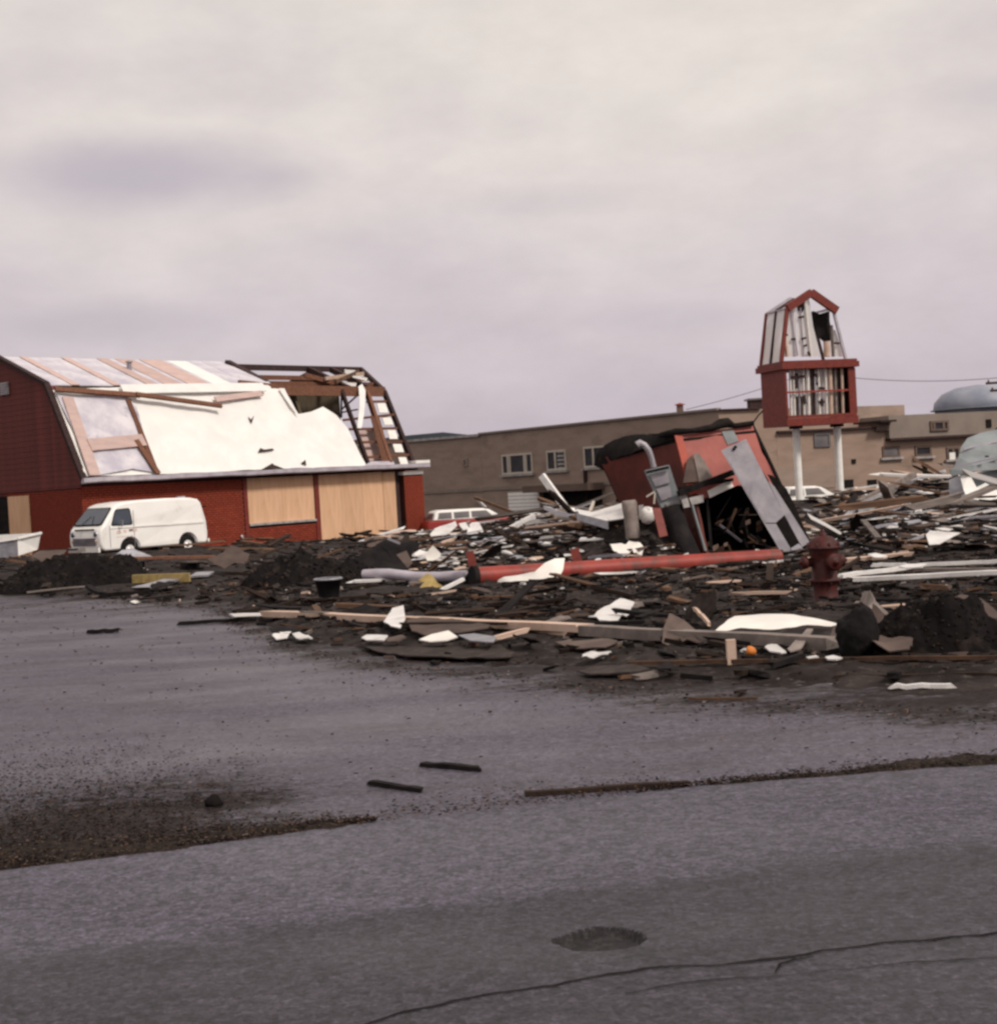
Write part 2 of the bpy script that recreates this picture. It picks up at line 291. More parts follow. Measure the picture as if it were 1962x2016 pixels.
# ------------------------------------------------------------------ mesh building
ORG = {}
def T(n): return V(n)
class MB:
    def __init__(s): s.v = []; s.f = []; s.sm = []; s.mi = []
    def add(s, vs, fs, smooth=False, mi=0):
        b = len(s.v); s.v += [V(p) for p in vs]
        for f in fs: s.f.append([b + i for i in f]); s.sm.append(smooth); s.mi.append(mi)
        return s
    def box(s, c, size, ux=V((1, 0, 0)), uy=V((0, 1, 0)), uz=V((0, 0, 1)), mi=0):
        c = V(c); hx, hy, hz = [x/2 for x in size]
        vs = [c + ux*(a*hx) + uy*(b*hy) + uz*(d*hz) for a in (-1, 1) for b in (-1, 1) for d in (-1, 1)]
        return s.add(vs, [(0, 1, 3, 2), (4, 6, 7, 5), (0, 4, 5, 1), (2, 3, 7, 6), (0, 2, 6, 4), (1, 5, 7, 3)], mi=mi)
    def beam(s, p0, p1, w, h, up=V((0, 0, 1))):
        p0 = V(p0); p1 = V(p1); d = p1 - p0; L = d.length; d = d.normalized()
        sx = d.cross(V(up)).normalized(); uz = sx.cross(d).normalized()
        return s.box((p0 + p1)/2, (L, w, h), d, sx, uz)
    def tube(s, pts, r, n=12, caps=True):
        pts = [V(p) for p in pts]; rs = r if isinstance(r, (list, tuple)) else [r]*len(pts)
        vs = []; fs = []
        for i, p in enumerate(pts):
            d = (pts[min(i + 1, len(pts) - 1)] - pts[max(i - 1, 0)]).normalized()
            a = V((0, 0, 1)) if abs(d.z) < .9 else V((1, 0, 0))
            sx = d.cross(a).normalized(); sy = d.cross(sx)
            for k in range(n):
                t = 2*math.pi*k/n; vs.append(p + (sx*math.cos(t) + sy*math.sin(t))*rs[i])
        for i in range(len(pts) - 1):
            for k in range(n): fs.append((i*n + k, i*n + (k + 1) % n, (i + 1)*n + (k + 1) % n, (i + 1)*n + k))
        s.add(vs, fs, True)
        if caps: s.add(vs[:n], [tuple(range(n))[::-1]]); s.add(vs[-n:], [tuple(range(n))])
        return s
    def lathe(s, prof, c, axis=V((0, 0, 1)), n=20):
        axis = V(axis).normalized(); a = V((1, 0, 0)) if abs(axis.x) < .9 else V((0, 1, 0))
        sx = axis.cross(a).normalized(); sy = axis.cross(sx); c = V(c); vs = []; fs = []
        for r, h in prof:
            for k in range(n):
                t = 2*math.pi*k/n; vs.append(c + axis*h + (sx*math.cos(t) + sy*math.sin(t))*max(r, .0005))
        for i in range(len(prof) - 1):
            for k in range(n): fs.append((i*n + k, i*n + (k + 1) % n, (i + 1)*n + (k + 1) % n, (i + 1)*n + k))
        return s.add(vs, fs, True)
    def prism(s, pts, off):
        pts = [V(p) for p in pts]; n = len(pts); off = V(off)
        tri = tessellate_polygon([pts])
        vs = pts + [p + off for p in pts]
        fs = [t for t in tri] + [tuple(n + i for i in t[::-1]) for t in tri] + [(i, (i + 1) % n, n + (i + 1) % n, n + i) for i in range(n)]
        return s.add(vs, fs)
    def sheet(s, pts, thick=.01, cell=.25, amp=.02, ns=1.5, seed=0, curl=0, smooth=True):
        """flat outline cut into a grid, wrinkled along its normal and given a thickness"""
        pts = [V(p) for p in pts]
        nrm = V((0, 0, 0))
        for i in range(len(pts)): nrm += pts[i].cross(pts[(i + 1) % len(pts)])
        nrm.normalize()
        if nrm.dot(C0 - pts[0]) < 0: nrm = -nrm
        bm = bmesh.new(); bv = [bm.verts.new(p) for p in pts]; bm.faces.new(bv)
        ax = (pts[1] - pts[0]).normalized(); ay = nrm.cross(ax)
        cen = sum(pts, V())/len(pts)
        for a in (ax, ay):
            dd = [(p - cen).dot(a) for p in pts]; lo, hi = min(dd), max(dd); k = max(1, int((hi - lo)/cell))
            for i in range(1, k):
                bmesh.ops.bisect_plane(bm, geom=bm.verts[:] + bm.edges[:] + bm.faces[:], plane_co=cen + a*(lo + (hi - lo)*i/k), plane_no=a)
        bmesh.ops.triangulate(bm, faces=[f for f in bm.faces if len(f.verts) > 4])
        bm.verts.index_update(); R = max((p - cen).length for p in pts)
        vs = []
        for v in bm.verts:
            q = v.co*ns + V((seed*7.1, seed*3.3, 0))
            d = noise.noise(q) + .5*noise.noise(q*2.3)
            r = (v.co - cen).length/R
            vs.append(v.co + nrm*(amp*d + curl*r*r))
        n = len(vs); fs = [[x.index for x in f.verts] for f in bm.faces]
        be = [e for e in bm.edges if e.is_boundary]
        if thick == 0: s.add(vs, fs, smooth); bm.free(); return s
        s.add(vs + [p - nrm*thick for p in vs], fs + [[n + i for i in f[::-1]] for f in fs], smooth)
        for e_ in be:
            i, j = e_.verts[0].index, e_.verts[1].index
            s.add([vs[i], vs[j], vs[j] - nrm*thick, vs[i] - nrm*thick], [(0, 1, 2, 3)])
        bm.free(); return s
    def mesh(s, name, mats, org):
        me = bpy.data.meshes.new(name); me.from_pydata([p - org for p in s.v], [], s.f)
        for m in (mats if isinstance(mats, (list, tuple)) else [mats]): me.materials.append(MATS[m] if isinstance(m, str) else m)
        me.polygons.foreach_set('use_smooth', s.sm); me.polygons.foreach_set('material_index', s.mi); me.update(); return me
    def build(s, name, mats, parent=None, label=None, fixn=True):
        lo = V([min(p[i] for p in s.v) for i in range(3)]); hi = V([max(p[i] for p in s.v) for i in range(3)])
        org = (lo + hi)/2
        if parent is None: org.z = lo.z
        me = s.mesh(name, mats, org)
        if fixn:
            bm = bmesh.new(); bm.from_mesh(me); bmesh.ops.recalc_face_normals(bm, faces=bm.faces); bm.to_mesh(me); bm.free()
        ob = bpy.data.objects.new(name, me); col.objects.link(ob); ORG[ob.name] = org
        if parent: ob.parent = parent; ob.location = org - ORG[parent.name]
        else: ob.location = org
        if label: ob['label'] = label
        return ob
def tag(o, label=None, cat=None, group=None, kind=None):
    for k, x in (('label', label), ('category', cat), ('group', group), ('kind', kind)):
        if x: o[k] = x
    return o
def thing(name, loc, label, cat, group=None):
    o = bpy.data.objects.new(name, None); col.objects.link(o); o.location = loc; o.empty_display_size = .2
    ORG[o.name] = V(loc); return tag(o, label, cat, group)
def bevel(ob, wd=.02, seg=2):
    b = ob.modifiers.new('bevel', 'BEVEL'); b.width = wd; b.segments = seg; b.limit_method = 'ANGLE'; b.angle_limit = math.radians(35); return ob
X, Y_, Z = V((1, 0, 0)), V((0, 1, 0)), V((0, 0, 1))

# ------------------------------------------------------------------ ground, lot, road
def strip_sheet(name, mat, f0, f1, xs, rows, dz, jag=0, seed=0):
    m = MB(); n = rows + 1; vs = []; fs = []
    for x in xs:
        a = f0(x) + jag*(noise.noise((x*2.2, seed, 0)) + .5*noise.noise((x*7, seed, 4))); b = f1(x)
        for j in range(n):
            t = j/rows; y = a + (b - a)*t*t if b - a > 20 else a + (b - a)*t
            vs.append((x, y, H(y) + dz))
    for i in range(len(xs) - 1):
        for j in range(rows): fs.append((i*n + j, (i + 1)*n + j, (i + 1)*n + j + 1, i*n + j + 1))
    m.add(vs, fs); o = m.build(name, mat, fixn=False); return tag(o, kind='structure')
m = MB()
gx = [-2500, -600, -150, -60, -20, 20, 60, 150, 600, 2500]; gy = [-300, -40, 2, 12, 25, 50, 56, 66, 80, 150, 600, 3000]
m.add([(x, y, H(y) - .09) for x in gx for y in gy], [(i*12 + j, (i + 1)*12 + j, (i + 1)*12 + j + 1, i*12 + j + 1) for i in range(9) for j in range(11)])
tag(m.build('ground', 'soil', fixn=False), kind='structure')
# far edge of the road and the seam between its smooth shoulder and coarse carriageway
RE = sorted([(lambda p: (p.x, p.y))(march(px, py, flat)) for px, py in ((-200, 1735), (0, 1718), (350, 1676), (700, 1624), (1000, 1594), (1400, 1548), (1962, 1506), (2200, 1492))])
SE = sorted([(lambda p: (p.x, p.y))(march(px, py, flat)) for px, py in ((-200, 1880), (0, 1872), (500, 1846), (1000, 1766), (1500, 1702), (1962, 1648), (2200, 1625))])
def ext(tab, x):
    if x < tab[0][0]: return tab[0][1] + (x - tab[0][0])*.28
    if x > tab[-1][0]: return tab[-1][1] + (x - tab[-1][0])*.28
    return lerp_tab(tab, x)
fr, fs_ = (lambda x: ext(RE, x)), (lambda x: ext(SE, x))
xs = [i*.08 for i in range(-100, 101)]
xs = [-30, -20, -12] + xs + [12, 20, 30]
LOTX = [-60, -40, -30, -24] + [i*.25 for i in range(-80, 81)] + [24, 30, 40, 60]
lot = strip_sheet('parking_lot', 'asphalt_lot', lambda x: fr(x) - .4, lambda x: 60, LOTX, 130, -.005)
# mud trodden over the lot: along the rubble edge, in two drifts by the road and ahead of the soil heaps
at_ = lot.data.attributes.new('mud', 'FLOAT', 'POINT'); lo_ = lot.location
def mud(x, y):
    s_ = yb(x) - y; d = y - fr(x)
    m_ = 1 - smooth(s_, -.2, 2.2)*.95
    m_ = max(m_, (1 - smooth(d, 1.0, 3.0))*smooth(-x, .2, 1.7), .8*(1 - smooth(d, .15, 1.0))*smooth(x, 1.0, 3.4))
    return max(m_, .62*smooth(y, 17, 26)*smooth(-x/y, .06, .16))
at_.data.foreach_set('value', [mud(v.co.x + lo_.x, v.co.y + lo_.y) for v in lot.data.vertices])
pot_c = march(1182, 1852, flat)
def in_pot(x, y, k=1):
    dx = (x - pot_c.x)/.205; dy = (y - pot_c.y)/.20
    return (dx*dx + dy*dy)**.5 + .22*noise.noise((x*9, y*9, 2)) + .08*noise.noise((x*30, y*30, 7)) < k
# carriageway, one fine mesh with the broken-out pothole sunk into it
m = MB(); cx = [-30, -20, -12, -8, -6, -4.5] + [-3.5 + i*.06 for i in range(57)] + [-.1 + i*.0125 for i in range(81)] + [.96 + i*.06 for i in range(59)] + [4.5, 6, 8, 12, 20, 30]
ry = [-14, -6, 0, 2.5] + [3.4 + i*.0135 for i in range(440)]
nn = len(ry); vs = []
for x in cx:
    for j, y in enumerate(ry):
        lim = fr(x) + .03*noise.noise((x*2.2, 5, 1)) + .015*noise.noise((x*7, 5, 1))
        yy = y
        if j > 2: yy = 2 + (y - 2)*(lim - 2)/(ry[-1] - 2)
        z = .004
        d = 1.25
        if abs(x - pot_c.x) < .5 and abs(yy - pot_c.y) < .5:
            dx = (x - pot_c.x)/.165; dy = (yy - pot_c.y)/.135
            q = (dx*dx + dy*dy)**.5 + .26*noise.noise((x*9, yy*9, 2)) + .06*noise.noise((x*25, yy*25, 7))
            z -= .032*(1 - smooth(q, .84, 1.0))
        vs.append((x, yy, z))
fsx = []; mi = []
for i in range(len(cx) - 1):
    for j in range(nn - 1):
        a, b, c, d = i*nn + j, (i + 1)*nn + j, (i + 1)*nn + j + 1, i*nn + j + 1
        fsx.append((a, b, c, d)); mi.append(1 if min(vs[k][2] for k in (a, b, c, d)) < -.008 else 0)
m.add(vs, fsx, True); m.mi = mi
tag(m.build('road', ['asphalt_road', 'asphalt_patch'], fixn=False), kind='structure')
# pale dusty band along the road edge
def band(name, mat, pts, wpts, dz, jag=.02, kind='structure'):
    m = MB(); c = [march(px, py, flat) for px, py in pts]; q = []
    for i in range(len(c) - 1):
        k = max(2, int((c[i + 1] - c[i]).length/.05))
        for j in range(k): q.append((c[i].lerp(c[i + 1], j/k), wpts[i] + (wpts[i + 1] - wpts[i])*j/k))
    q.append((c[-1], wpts[-1])); vs = []; fs = []
    for i, (p, wd) in enumerate(q):
        d = (q[min(i + 1, len(q) - 1)][0] - q[max(i - 1, 0)][0]).normalized(); nrm = V((-d.y, d.x, 0))
        wob = jag*(noise.noise((p.x*5, p.y*5, 3)) + .7*noise.noise((p.x*16, p.y*16, 8)))
        for s_ in (-1, 1): 
            r = p + nrm*(wob + s_*wd/2*(1 + .6*noise.noise((p.x*11, s_*5, 1)))); vs.append((r.x, r.y, H(r.y) + dz))
    for i in range(len(q) - 1): fs.append((2*i, 2*i + 2, 2*i + 3, 2*i + 1))
    m.add(vs, fs); return tag(m.build(name, mat, fixn=False), kind=kind)
band('road_crack', 'dull_black', [(700, 2030), (860, 1984), (1000, 1958), (1200, 1925), (1300, 1908), (1420, 1908), (1530, 1893), (1620, 1878), (1760, 1860), (1962, 1843), (2100, 1832)], [.012, .016, .012, .016, .014, .008, .02, .012, .014, .016, .014], .008, .02)
band('road_crack', 'dull_black', [(1520, 1920), (1535, 1905), (1560, 1896), (1600, 1890)], [.004, .014, .012, .004], .0085, .015)
band('road_crack', 'dull_black', [(1230, 1962), (1330, 1945), (1440, 1932), (1600, 1922), (1800, 1900), (1962, 1890)], [.003, .008, .006, .003, .007, .006], .008, .02)

# bumpy soil of the torn-up yard
rows = []; y = 9.0
while y < 82: rows.append(y); y *= 1.0068
NC = 420; vs = []; fs = []
for r, y in enumerate(rows):
    for k in range(NC + 1):
        x = (-.46 + 1.08*k/NC)*y
        vs.append((x, y, dirt(x, y)))
W = NC + 1
for r in range(len(rows) - 1):
    for k in range(NC):
        a = r*W + k
        x, yv, z = vs[a]
        if yv > yb(x) - 1.5: fs.append((a, a + 1, a + W + 1, a + W))
m = MB(); m.add(vs, fs, True)
tag(m.build('soil_yard', 'soil', fixn=False), kind='structure')

# wooded hill far behind
m = MB(); vs = []; fs = []
hx = [-260 + 12*i for i in range(24)]
for x in hx:
    px = 981 + x/600*3000
    hz = lerp_tab([(-400, 6), (300, 15), (700, 20.5), (800, 21.2), (880, 21.6), (935, 20.6), (980, 17), (1060, 6), (1300, 1)], px) + .6*noise.noise((x*.06, 0, 0))
    for yy, k in ((560, 0), (600, 1), (680, .9), (800, 0)): vs.append((x, yy, -1 + (hz + 1)*k))
for i in range(len(hx) - 1):
    for j in range(3): fs.append((i*4 + j, (i + 1)*4 + j, (i + 1)*4 + j + 1, i*4 + j + 1))
m.add(vs, fs, True); tag(m.build('hill', 'hill', fixn=False), kind='structure')

# ------------------------------------------------------------------ red barn-shaped shop
PH = math.radians(48); BU = V((math.cos(PH), math.sin(PH), 0)); BW = V((-BU.y, BU.x, 0))
BO = P(168, 1092, 56); BO.z = 0
def B(a, b, z): return BO + BU*a + BW*b + Z*z
def bfr(px, py, b=0):
    p = onplane(px, py, B(0, b, 0), BW) - BO; return p.dot(BU), p.z
EZ, KB, KZ, RB, RZ = 2.50, 1.69, 6.14, 5.25, 7.55
barn = thing('barn_shop', B(8.5, 4, -.8), 'storm-stripped red brick barn-roofed shop with boarded plywood front', 'shop building')
BASE = -.95
def bbox_(a0, a1, b0, b1, z0, z1, name, mat, mb=None):
    mm = mb or MB(); mm.box(B((a0 + a1)/2, (b0 + b1)/2, (z0 + z1)/2), (abs(a1 - a0), abs(b1 - b0), abs(z1 - z0)), BU, BW)
    return mm if mb else mm.build(name, mat, barn)
A1 = 7.62; A2a, A2b = 11.25, 11.55; A3 = 16.0; A4 = 16.3; AE = 17.5
SILL = .46
wall = MB()
bbox_(0, A1, .0, .3, BASE, EZ, '', '', wall); bbox_(A1, A2a, .0, .3, BASE, SILL - .1, '', '', wall)
bbox_(A1, AE, .0, .3, 2.32, EZ, '', '', wall)
fw = wall.build('front_wall', 'mortar', barn)
# bricks: the larger ones singly, the rest as one part
BL, BH, BD = .225, .068, .03
bm_ = MB().box((0, 0, 0), (BL, BD, BH)).mesh('brick', 'brick_red', V((0, 0, 0)))
single = []; rest = MB()
def lay(a0, a1, z0, z1, b, sing):
    k = 0; z = z0
    while z + BH <= z1:
        a = a0 + (0 if k % 2 else -.12)
        while a < a1:
            s, e_ = max(a, a0), min(a + BL, a1)
            if e_ - s > .05:
                c = B((s + e_)/2, b - U(.0, .008), z + BH/2)
                if sing and e_ - s > .2 and len(single) < 300: single.append(c)
                else: rest.box(c, (e_ - s, BD, BH), BU, BW)
            a += BL + .018
        z += BH + .022; k += 1
lay(A1 + .03, A2a - .02, -.62, SILL - .12, -.005, True)
lay(5.6, A1 - .16, -.5, 1.3, -.005, True)
lay(0, 5.6, -.45, 1.3, -.005, False); lay(0, A1 - .16, 1.3, 2.3, -.005, False)
lay(5.6, A1 - .16, -.75, -.5, -.005, False)
for i, c in enumerate(single):
    ob = bpy.data.objects.new('brick', bm_); col.objects.link(ob); ob.parent = fw; ob.location = c - ORG[fw.name]; ob.rotation_euler.z = PH
# corner pier
pier = bbox_(A4, AE, -.28, .6, -1.2, 2.12, 'corner_pier', 'mortar')
bbox_(A4 - .03, AE + .03, -.31, .63, 2.12, 2.26, 'pier_cap', 'white_paint')
rp = MB(); z = -1.0; k = 0
while z < 2.05:
    a = A4 + (0 if k % 2 else -.12)
    while a < AE:
        s, e_ = max(a, A4), min(a + BL, AE)
        if e_ - s > .04: rp.box(B((s + e_)/2, -.285 - U(0, .008), z + BH/2), (e_ - s, BD, BH), BU, BW)
        a += BL + .018
    b = -.25 + (0 if k % 2 else -.1)
    while b < .58:
        s, e_ = max(b, -.25), min(b + BL, .58)
        if e_ - s > .04: rp.box(B(AE + .005, (s + e_)/2, z + BH/2), (BD, e_ - s, BH), BU, BW)
        b += BL + .018
    z += BH + .022; k += 1
o = rp.build('brickwork', 'brick_red', pier); tag(o, kind='stuff')
o = rest.build('brickwork', 'brick_red', fw); tag(o, kind='stuff')
# posts, plywood, sill
bbox_(A1 - .15, A1 + .04, -.05, .2, -.62, 2.3, 'door_post', 'trim_red')
bbox_(A2a, A2b - .06, -.05, .2, -.68, 2.3, 'door_post', 'trim_red')
bbox_(A3 + .02, A4 - .0, .02, .3, -.8, 2.3, 'door_post', 'timber_dark')
pw = [(A1 + .06, 9.5), (9.508, A2a - .02)]
for a0, a1 in pw: bbox_(a0, a1, .005, .03, SILL, 2.3, 'plywood_sheet', 'plywood')
for a0, a1 in ((A2b - .05, 12.75), (12.758, 14.0), (14.008, 15.24)): bbox_(a0, a1, -.012 - .004*(a0 > 13), .012, -.62, 2.3, 'plywood_sheet', 'plywood')
o = bbox_(15.25, A3, -.035, -.01, -.66, 2.28, 'plywood_sheet', 'plywood'); o['label'] = 'narrow paler plywood strip'
bbox_(A1 + .05, A2a - .01, -.09, .1, SILL - .09, SILL, 'window_sill', 'stone_sill')
bbox_(A2b - .1, A3, -.1, .2, -.85, -.64, 'door_step', 'concrete')
# hose tap on the wall
t = MB().lathe([(.0, 0), (.06, 0), (.06, .08), (0, .08)], B(7.22, -.02, -.02), -BW, 10).tube([B(7.22, -.1, -.02), B(7.22, -.14, -.12), B(7.22, -.12, -.32)], .03, 8)
t.build('hose_tap', 'chrome', barn)
# gutter and soffit board
g = MB(); prof = [(-.62, 2.60), (-.62, 2.44), (-.56, 2.40), (-.42, 2.40), (-.42, 2.5), (-.52, 2.6)]
n = 26
for i in range(n + 1):
    a = -.25 + (AE + .45)*i/n
    dz = .03*noise.noise((a*.6, 0, 3)) + .02*noise.noise((a*2, 1, 3)); db = .03*noise.noise((a*.8, 4, 3))
    g.v += [B(a, b + db, z + dz) for b, z in prof]
k = len(prof)
for i in range(n):
    for j in range(k): g.f.append([i*k + j, i*k + (j + 1) % k, (i + 1)*k + (j + 1) % k, (i + 1)*k + j]); g.sm.append(False); g.mi.append(0)
g.f += [list(range(k)), [n*k + j for j in range(k)]]; g.sm += [False]*2; g.mi += [0]*2
g.build('gutter', 'gutter', barn)
bbox_(-.2, AE, -.42, -.01, 2.40, 2.45, 'soffit_board', 'siding_red')
# pale return moulding at the far end of the gutter
MB().box(B(AE - .25, -.3, 2.67), (.9, .62, .13), BU, BW).build('eave_return', 'white_paint', barn)

# gable end: lap boards above a brick base, plywood door, vent
Dp = 2*RB
def gable_b(z):
    if z < EZ: return 0.0
    if z < KZ: return KB*(z - EZ)/(KZ - EZ)
    return KB + (RB - KB)*(z - KZ)/(RZ - KZ)
gb = MB().prism([B(.02, b, z) for b, z in ((0, BASE), (0, EZ), (KB, KZ), (RB, RZ), (Dp - KB, KZ), (Dp, EZ), (Dp, BASE))], BU*.2)
gwall = gb.build('gable_wall', 'siding_red', barn)
z = 2.32
while z < RZ - .15:
    b0, b1 = gable_b(z + .2) + .02, Dp - gable_b(z + .2) - .02
    b0l, b1l = gable_b(z), Dp - gable_b(z)
    if b1 - b0 > .3:
        q = MB().prism([B(-.012, b0l, z), B(-.012, b1l, z), B(-.004, b1, z + .2), B(-.004, b0, z + .2)], BU*.012)
        q.build('siding_board', 'siding_red', gwall)
    z += .205
gr = MB(); z = -.4; k = 0
while z < 2.2:
    b = 0 if k % 2 else -.12
    while b < 5.4:
        s, e_ = max(b, 0), min(b + BL, 5.4)
        if not (4.35 < (s + e_)/2 and z < 2.05) and e_ - s > .05: gr.box(B(.005, (s + e_)/2, z + BH/2), (BD, e_ - s, BH), BU, BW)
        b += BL + .018
    z += BH + .022; k += 1
tag(gr.build('brickwork', 'brick_red', gwall), kind='stuff')
bbox_(-.05, .02, 0, Dp, 2.24, 2.31, 'ledge_board', 'siding_red')
def bgab(px, py):
    p = onplane(px, py, B(0, 0, 0), BU) - BO; return p.dot(BW), p.z
d0, d1 = bgab(60, 1000)[0], bgab(19, 1000)[0]
bbox_(-.06, -.02, d0, d1, BASE + .4, 2.1, 'plywood_door', 'plywood')
bbox_(-.04, .01, d1 + .02, d1 + 1.1, BASE + .4, 2.12, 'dark_doorway', 'dull_black')  # black panel painted for the unlit doorway
v0, v1, vz0, vz1 = bgab(19, 760)[0], bgab(3, 760)[0], bgab(10, 778)[1], bgab(10, 753)[1]
q = bbox_(-.08, -.03, v0, v1, vz0, vz1, 'gable_vent', 'stone_sill')
for i in range(5):
    zz = vz0 + (vz1 - vz0)*(i + .5)/5
    MB().box(B(-.1, (v0 + v1)/2, zz), (.03, abs(v1 - v0)*.85, .05), BU, BW).build('louvre', 'gutter', q)
# rake boards
rk = MB()
for (b0, z0), (b1, z1) in (((-.45, EZ - .05), (KB, KZ + .08)), ((KB, KZ + .08), (RB, RZ + .08))):
    o = MB().beam(B(-.12, b0, z0), B(-.12, b1, z1), .14, .24, BU).build('rake_board', 'timber_dark', barn)
# lower slope plane: eave (b=-.45) to knee
LS0, LS1 = V((-.42, EZ + .06)), V((KB, KZ))
SLn = (BU.cross((B(0, KB, KZ) - B(0, -.42, EZ + .06)))).normalized()
USn = (BU.cross((B(0, RB, RZ) - B(0, KB, KZ)))).normalized()
if SLn.dot(C0 - B(0, 0, 3)) < 0: SLn = -SLn
if USn.z < 0: USn = -USn
def low(px, py, off=0): return onplane(px, py, B(0, -.42, EZ + .06) + SLn*off, SLn)
def upp(px, py, off=0): return onplane(px, py, B(0, KB, KZ) + USn*off, USn)
# white underlay of the lower slope, torn away on the far end
wp = [(168, 938), (102, 768), (232, 762), (400, 760), (520, 758), (548, 764), (556, 768), (572, 792), (587, 815), (612, 810), (636, 800), (662, 818), (684, 842), (704, 882), (722, 916),
      (640, 920), (560, 922), (535, 913), (515, 924), (420, 929), (300, 934)]
MB().sheet([low(*p, .03) for p in wp], .02, .28, .055, .9, 3).build('roof_underlay', 'roof_white', barn)
# rips in the underlay
for k, pts in enumerate(([(512, 882), (508, 890), (522, 889), (540, 886), (536, 883), (520, 885)], [(488, 820), (494, 826), (500, 818), (497, 828), (495, 834), (491, 827)], [(515, 924), (536, 912), (546, 922)], [(592, 912), (601, 905), (603, 916)])):
    MB().prism([low(*p, .085) for p in pts], SLn*.006).build('tear', 'timber_dark', barn)
fl = [(112, 778), (136, 776), (250, 780), (268, 800), (308, 930), (268, 924), (256, 920), (222, 926), (190, 936), (170, 936)]
MB().sheet([low(*p, .11) for p in fl[:6] + [(262, 922), (246, 926), (200, 934), (186, 938)]], .015, .25, .04, 1.1, 8).build('felt_panel', 'felt_grey', barn)
def lbat(p, q, w, mat, name='batten', off=.16, h=.05, f=None):
    f = f or low
    a, b = f(*p, off), f(*q, off); nn_ = SLn if f is low else USn
    d = (b - a).normalized(); s = nn_.cross(d)
    return MB().box((a + b)/2, ((b - a).length, w, h), d, s, nn_).build(name, mat, barn)
lbat((133, 782), (187, 936), .46, 'sheathing'); lbat((252, 786), (310, 934), .2, 'timber_brown'); lbat((176, 876), (284, 866), .52, 'sheathing', off=.2)
lbat((268, 866), (312, 932), .22, 'timber_brown', off=.22)
lbat((108, 766), (275, 778), .2, 'timber_brown', off=.28, h=.1); lbat((268, 776), (436, 799), .17, 'timber_brown', off=.36, h=.1); lbat((424, 786), (515, 774), .26, 'sheathing', off=.2)
lbat((240, 766), (520, 762), .42, 'roof_white', 'roof_flap', .2)
# upper slope: felt strips alternating with bare boards
aR = onplane(438, 722, B(0, RB, RZ), BW); aR = (aR - BO).dot(BU)
def U_(a, t, off): return B(a, KB + (RB - KB)*t, KZ + (RZ - KZ)*t) + USn*off
seq = []; a = -.15; i = 0
wid = [1.1, .35, 1.5, .35, 1.3, .5, .35, .9, .3, 1.1, .28, 1.0, .9]
tone = ['felt_grey', 'sheathing', 'felt_grey', 'sheathing', 'felt_grey', 'sheathing', 'felt_grey', 'sheathing', 'felt_grey', 'sheathing', 'felt_grey', 'roof_white', 'felt_grey']
while a < aR and i < len(wid):
    b_ = min(a + wid[i], aR)
    e0 = 0 if b_ < 8.2 else .0
    pts = [U_(a, .0, 0), U_(b_, .0, 0), U_(b_ + U(-.03, .03), 1.0, 0), U_(a, 1.0, 0)]
    MB().sheet([p + USn*(.03 + (.03 if tone[i] == 'sheathing' else 0)) for p in pts], .03, .45, .02 if tone[i] != 'sheathing' else .004, 1, i).build('roof_board' if tone[i] == 'sheathing' else 'felt_strip', tone[i], barn)
    a = b_ + .006; i += 1
MB().sheet([U_(a - .05, 0, .04), U_(aR, 0, .04), U_(aR + .3, .3, .04), U_(aR, .7, .04), U_(aR - .1, 1, .04), U_(a - .05, 1, .04)], .02, .4, .03, 1, 44).build('felt_strip', 'felt_grey', barn) if a < aR else None
# solid deck underneath so the roof has thickness, back slopes too
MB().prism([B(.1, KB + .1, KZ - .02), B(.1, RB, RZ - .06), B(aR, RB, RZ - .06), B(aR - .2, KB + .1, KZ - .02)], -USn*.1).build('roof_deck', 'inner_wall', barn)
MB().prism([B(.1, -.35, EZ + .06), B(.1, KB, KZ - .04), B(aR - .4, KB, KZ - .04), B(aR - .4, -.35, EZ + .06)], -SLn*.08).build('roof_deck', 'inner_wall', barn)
MB().prism([B(-.1, RB, RZ), B(-.1, Dp - KB, KZ), B(aR, Dp - KB, KZ), B(aR, RB, RZ)], -USn.reflect(BW)*.1).build('roof_deck', 'felt_grey', barn)
MB().prism([B(-.1, Dp - KB, KZ), B(-.1, Dp + .4, EZ), B(aR + 2, Dp + .4, EZ), B(aR, Dp - KB, KZ)], -SLn.reflect(BW)*.1).build('roof_deck', 'felt_grey', barn)
# bare frame on the far end
def on(b, px, py):
    a, z = bfr(px, py, b); return B(a, b, z)
pk = on(RB, 443, 722); rr = on(RB, 711, 728); kl = on(KB, 556, 772); kr = on(KB, 756, 771); el = on(-.3, 815, 918)
def fb(p, q, w, h, mat, name='purlin', up=Z): return MB().beam(p, q, w, h, up).build(name, mat, barn)
fb(pk, rr, .16, .26, 'timber_dark', 'ridge_beam')
mid = (RB + KB)/2
fb(on(4.1, 462, 742), on(4.1, 722, 746), .14, .2, 'timber_brown'); fb(on(3.0, 462, 754), on(3.0, 735, 757), .14, .2, 'timber_brown')
fb(on(KB, 532, 768), kr, .16, .44, 'timber_brown', 'knee_beam'); fb(on(KB + .3, 470, 755), on(KB + .3, 560, 765), .14, .3, 'timber_brown')
fb(on(RB - .1, 446, 721) + USn*.12, on(KB - .05, 554, 779) + USn*.12, .3, .34, 'timber_dark', 'rafter'); fb(on(RB, 606, 727), on(KB, 690, 768), .2, .3, 'timber_dark', 'rafter')
fb(on(RB, 650, 727), on(KB, 735, 770), .16, .26, 'timber_dark', 'rafter'); fb(rr, kr + Z*.02, .16, .22, 'timber_dark', 'rafter')
fb(kr, el, .16, .24, 'timber_dark', 'rafter'); fb(on(KB, 722, 772), on(-.3, 768, 912), .14, .32, 'timber_brown', 'rafter')
